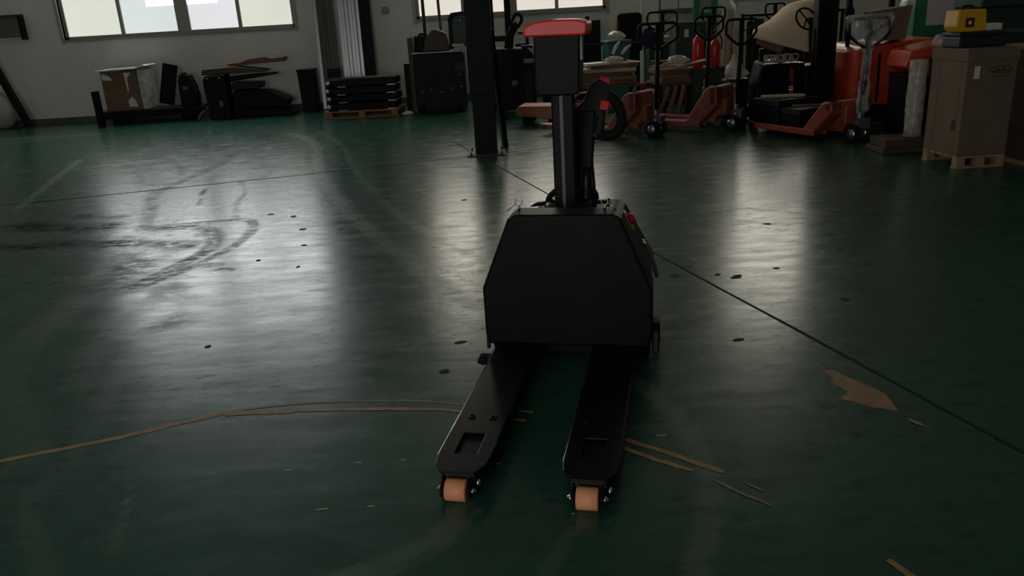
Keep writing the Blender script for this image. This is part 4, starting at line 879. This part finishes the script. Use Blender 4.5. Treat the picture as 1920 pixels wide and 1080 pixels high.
# pallet with stack of black fork frames
p2 = empty('wooden_pallet', (-2.12, 12.85, 0), R(-4), 'reddish wooden pallet under the stack of black fork frames', 'pallet')
for i in range(5): MB().box((-.58, -.33+i*.135, .085), (.58, -.22+i*.135, .105)).build('deck_board', K['wood_r'], p2, bevel=.003)
for xx in (-.56, -.05, .46): MB().box((xx, -.33, .02), (xx+.10, .32, .085)).build('bearer', K['wood_r'], p2, bevel=.003)
for yy in (-.33, -.03, .24): MB().box((-.58, yy, .0), (.58, yy+.08, .02)).build('base_board', K['wood_r'], p2, bevel=.002)
lbs = ['lowest', 'second lowest', 'second highest', 'topmost']
ff0 = None
for i in range(4):
    z = .107+i*.118; lb = '%s black fork frame of the stack on the reddish pallet' % lbs[i]
    if ff0 is None:
        ff0 = empty('fork_frame', (-2.12, 12.85, z), R(-4), lb, 'fork frame', 'black fork frames stacked on the pallet')
        MB().box((-.46, -.27, .012), (.53, -.08, .106)).build('blade', K['black'], ff0, bevel=.012)
        MB().box((-.46, .08, .012), (.53, .27, .106)).build('blade', K['black'], ff0, bevel=.012)
        MB().box((-.54, -.28, .0), (-.42, .28, .114)).build('heel', K['black'], ff0, bevel=.02)
        for xx in (-.36, .40): MB().box((xx, -.282, .0), (xx+.13, .27, .012)).build('spacer', K['alu'], ff0, bevel=.002)
        for yy in (-.18, .18): MB().lathe([(.0, -.05), (.035, -.05), (.035, .05), (.0, .05)], 14, rotm(PI/2, 0, 0, (-.50, yy-.09, .06))).build('pivot', K['steel'], ff0)
    else:
        ff = copy_tree(ff0, None, (-2.12+.015*(i % 2), 12.85, z), R(-4)+.01*i, lb)
tag(MB().box((-.40, -.05, 0), (.44, .05, .02)).build('top_bar', K['mgrey'], None, bevel=.003, loc=(-2.0, 12.64, .582), rot=(0, 0, -.07)), 'grey flat bar lying on the stack of fork frames', 'metal bar')
tag(MB().box((-.06, -.02, 0), (.06, .02, .72)).build('black_post', K['black'], None, bevel=.006, loc=(-1.44, 13.12, .003), rot=(0, 0, .1)), 'short black post standing between the fork frame stack and the stacker', 'post')
blob('white_rag', K['paper'], (-1.42, 12.45, 0), (.09, .06, .03), 61, 'small pale rag on the floor at the right end of the reddish pallet', 'rag', .3)
# wall switch
ws = empty('wall_switch', (-1.85, WY, 1.55), 0, 'small grey wall switch box on the far wall right of the dark board', 'switch')
MB().box((-.06, -.03, -.055), (.06, -.001, .055)).build('switch_plate', K['frame_in'], ws, bevel=.006); MB().box((-.02, -.037, -.025), (.02, -.03, .025)).build('rocker', K['mgrey'], ws, bevel=.003)
# ------------------------------------------------------------------ black stackers either side of the column
s1 = empty('black_stacker', (-.92, 12.75, 0), 0, 'black electric stacker left of the column with twin poles and rounded load guard', 'stacker')
MB().prism([(-.36, .04), (.40, .04), (.40, .86), (.34, .89), (-.34, .89), (-.36, .86)], -.30, .35, 'y').build('body', K['black'], s1, bevel=.02)
MB().box((-.37, -.315, .885), (.42, -.22, .905)).build('top_lip', K['mgrey'], s1, bevel=.004)
MB().box((-.44, -.10, .05), (-.36, .36, 1.12)).build('side_plate', mat('dull_olive_steel', (.05, .05, .04), .6), s1, bevel=.006)
MB().box((-.44, .25, .89), (.05, .36, 1.13)).build('rear_panel', K['black'], s1, bevel=.006)
MB().prism([(-.22, .9), (.20, .9), (.14, 1.16), (.02, 1.22), (-.06, 1.22), (-.16, 1.10)], -.10, .12, 'y').build('console', K['brown'], s1, bevel=.02)
MB().tube(smooth_path([(-.14, -.02, 1.14), (-.24, -.04, 1.16), (-.27, -.04, 1.08), (-.20, -.02, .98)], 4), .018, 8).build('grip', K['rubber'], s1)
MB().tube([(-.18, .15, .9), (-.18, .15, 2.4)], .026, 10).build('pole', K['brown'], s1)
MB().tube(smooth_path([(.07, .12, 1.16), (.06, .14, 1.4), (.045, .16, 2.4)], 4), .022, 10).build('pole', K['brown'], s1)
gd = MB(); gd.prism([(.19, .92), (.19, 1.36), (.24, 1.44), (.62, 1.47), (.62, 1.42), (.28, 1.39), (.25, 1.33), (.25, .92)], .05, .10, 'y'); gd.build('load_guard', K['black'], s1, bevel=.008)
MB().box((.25, .07, .95), (.62, .085, 1.41)).build('guard_mesh', K['dgreen'], s1)
for i, xx in enumerate((.30, .36)): MB().tube([(xx, .06, 1.34), (xx+.05, .06, 1.29)], .006, 6).build('guard_clip', K['steel'], s1)
MB().box((.24, -.30, .96), (.42, -.1, 1.0)).build('tray', K['mgrey'], s1, bevel=.004); MB().box((.26, -.32, .60), (.41, -.30, .74)).build('fuse_panel', K['dgrey'], s1, bevel=.004)
for i, (xx, zz) in enumerate(((-.26, .32), (-.12, .35), (.04, .31), (.20, .36), (.32, .56), (.34, .38))): MB().lathe([(.02, 0), (.02, .012), (.001, .014)], 10, rotm(PI/2, 0, 0, (xx, -.30, zz))).build('bolt', K['mgrey'], s1)
for xx in (-.28, .30): MB().lathe([(.0, -.04), (.075, -.04), (.085, -.03), (.085, .03), (.075, .04), (.0, .04)], 20, rotm(0, PI/2, 0, (xx, -.24, .085))).build('wheel', K['rubber'], s1)
s2 = empty('black_stacker', (.12, 12.1, 0), 0, 'black walkie stacker right of the column with raised curved tiller', 'stacker')
MB().prism([(-.34, .05), (.40, .05), (.42, .78), (.30, .90), (-.30, .92)], -.22, .35, 'y').build('body', K['black'], s2, bevel=.025)
for xx in (-.20, .05): MB().box((xx-.045, .16, .1), (xx+.045, .28, 2.6)).build('mast_rail', K['navy'], s2, bevel=.006)
for zz in (1.0, 2.2): MB().box((-.2, .2, zz), (.05, .25, zz+.08)).build('mast_crossbar', K['navy'], s2)
MB().prism([(-.03, .88), (.10, .88), (.12, 1.06), (.20, 1.20), (.16, 1.28), (.06, 1.18), (-.01, 1.04)], -.05, .05, 'y').build('tiller_arm', K['black'], s2, bevel=.015)
MB().tube(smooth_path([(.08, 0, 1.20), (.14, 0, 1.34), (.20, 0, 1.37), (.25, 0, 1.30), (.19, 0, 1.20), (.12, 0, 1.17)], 4), .024, 10).build('tiller_loop', K['rubber'], s2)
MB().prism([(.14, .92), (.34, .92), (.33, 1.12), (.18, 1.12), (.18, 1.09), (.29, 1.09), (.29, .96), (.14, .96)], .06, .10, 'y').build('bracket_frame', K['black'], s2, bevel=.004)
MB().box((.22, -.2, .90), (.42, .1, .94)).build('tray', K['dgrey'], s2, bevel=.004)
MB().lathe([(.0, 0), (.05, 0), (.05, .02), (.0, .02)], 16, rotm(PI/2, 0, 0, (.10, -.222, .42))).build('horn', K['mgrey'], s2); MB().box((.24, -.235, .70), (.38, -.222, .76)).build('name_plate', K['mgrey'], s2); MB().prism(rrect(.24, .12, .36, .6, .03, 3), -.232, -.222, 'y').build('side_hatch', K['dgrey'], s2, bevel=.003)
for xx in (-.24, .28): MB().lathe([(.0, -.04), (.075, -.04), (.085, -.03), (.085, .03), (.075, .04), (.0, .04)], 20, rotm(0, PI/2, 0, (xx, -.16, .085))).build('wheel', K['rubber'], s2)

# ------------------------------------------------------------------ more clutter between the column and the handles
ob = empty('orange_ramp_block', (.46, 10.62, 0), R(-14), 'faded orange steel ramp block on small wheels behind the mast of the driverless truck', 'ramp block')
MB().prism([(-.22, .13), (.36, .06), (.36, .24), (-.20, .25), (-.24, .20)], -.20, .20, 'y').build('block_body', mat('faded_orange_paint', (.42, .13, .06), .5, var=.2), ob, bevel=.01)
for xx in (-.10, .24):
    for yy in (-.15, .15): MB().lathe([(.0, -.02), (.055, -.02), (.062, -.012), (.062, .012), (.055, .02), (.0, .02)], 16, rotm(PI/2, 0, 0, (xx, yy, .062))).build('wheel', K['rubber'], ob)
blob('blue_cloth', mat('dark_blue_cloth', (.012, .018, .05), .9), (1.60, 8.845, .95), (.09, .045, .10), 71, 'dark blue cloth bundle hung on the left of the tallest truck handle', 'cloth', .25)
for i, (x, h_, lb) in enumerate(((2.72, 1.10, 'left pale board standing upright between the extinguishers and the middle handles'), (2.93, 1.02, 'right pale board standing upright beside the extinguisher stand'))):
    tag(MB().box((-.045, -.012, 0), (.045, .012, h_)).build('upright_board', K['card_l'], None, bevel=.003, loc=(x+.28, 10.98+.03*i, .003), rot=(R(-3), R(2-4*i), 0)), lb, 'board')
for i, (x, y, w_, d_, rz, mt_, lb) in enumerate((
        (.97, 10.62, .09, .08, .5, 'card', 'crooked brown carton scrap at the left front of the heap behind the column'),
        (1.70, 10.45, .10, .10, -.4, 'card_l', 'pale torn carton scrap at the right front of the heap behind the column'))):
    slab('carton_scrap', K[mt_], (x, y, .722), (w_, d_, .012), rz, lb, 'carton', None, (.0, .12 if i else -.10))
for i, (x, z_) in enumerate(((1.48, .742), (1.60, .738))):
    tag(MB().tube([(0, 0, 0), (.02, .01, .10), (.05, .0, .17)], [.018, .022, .012], 8).build('film_twist', K['filmw'], None, loc=(x, 10.76, z_+.075), rot=(0, .3+i*.4, .5*i)), ['left', 'right'][i]+' twisted end of white film on the heap behind the column', 'plastic film')
for i, (x, y, z_, rx) in enumerate(((.02, 11.55, .05, 0), (.36, 11.55, .05, 0))):
    tag(MB().prism([(0, 0), (.55, 0), (.60, .03), (.60, .09), (0, .09)], -.06, .06, 'x').build('stacker_outrigger', K['black'], None, bevel=.01, loc=(x, y-.30, .004)), ['left', 'right'][i]+' black outrigger bar on the floor in front of the walkie stacker', 'outrigger')
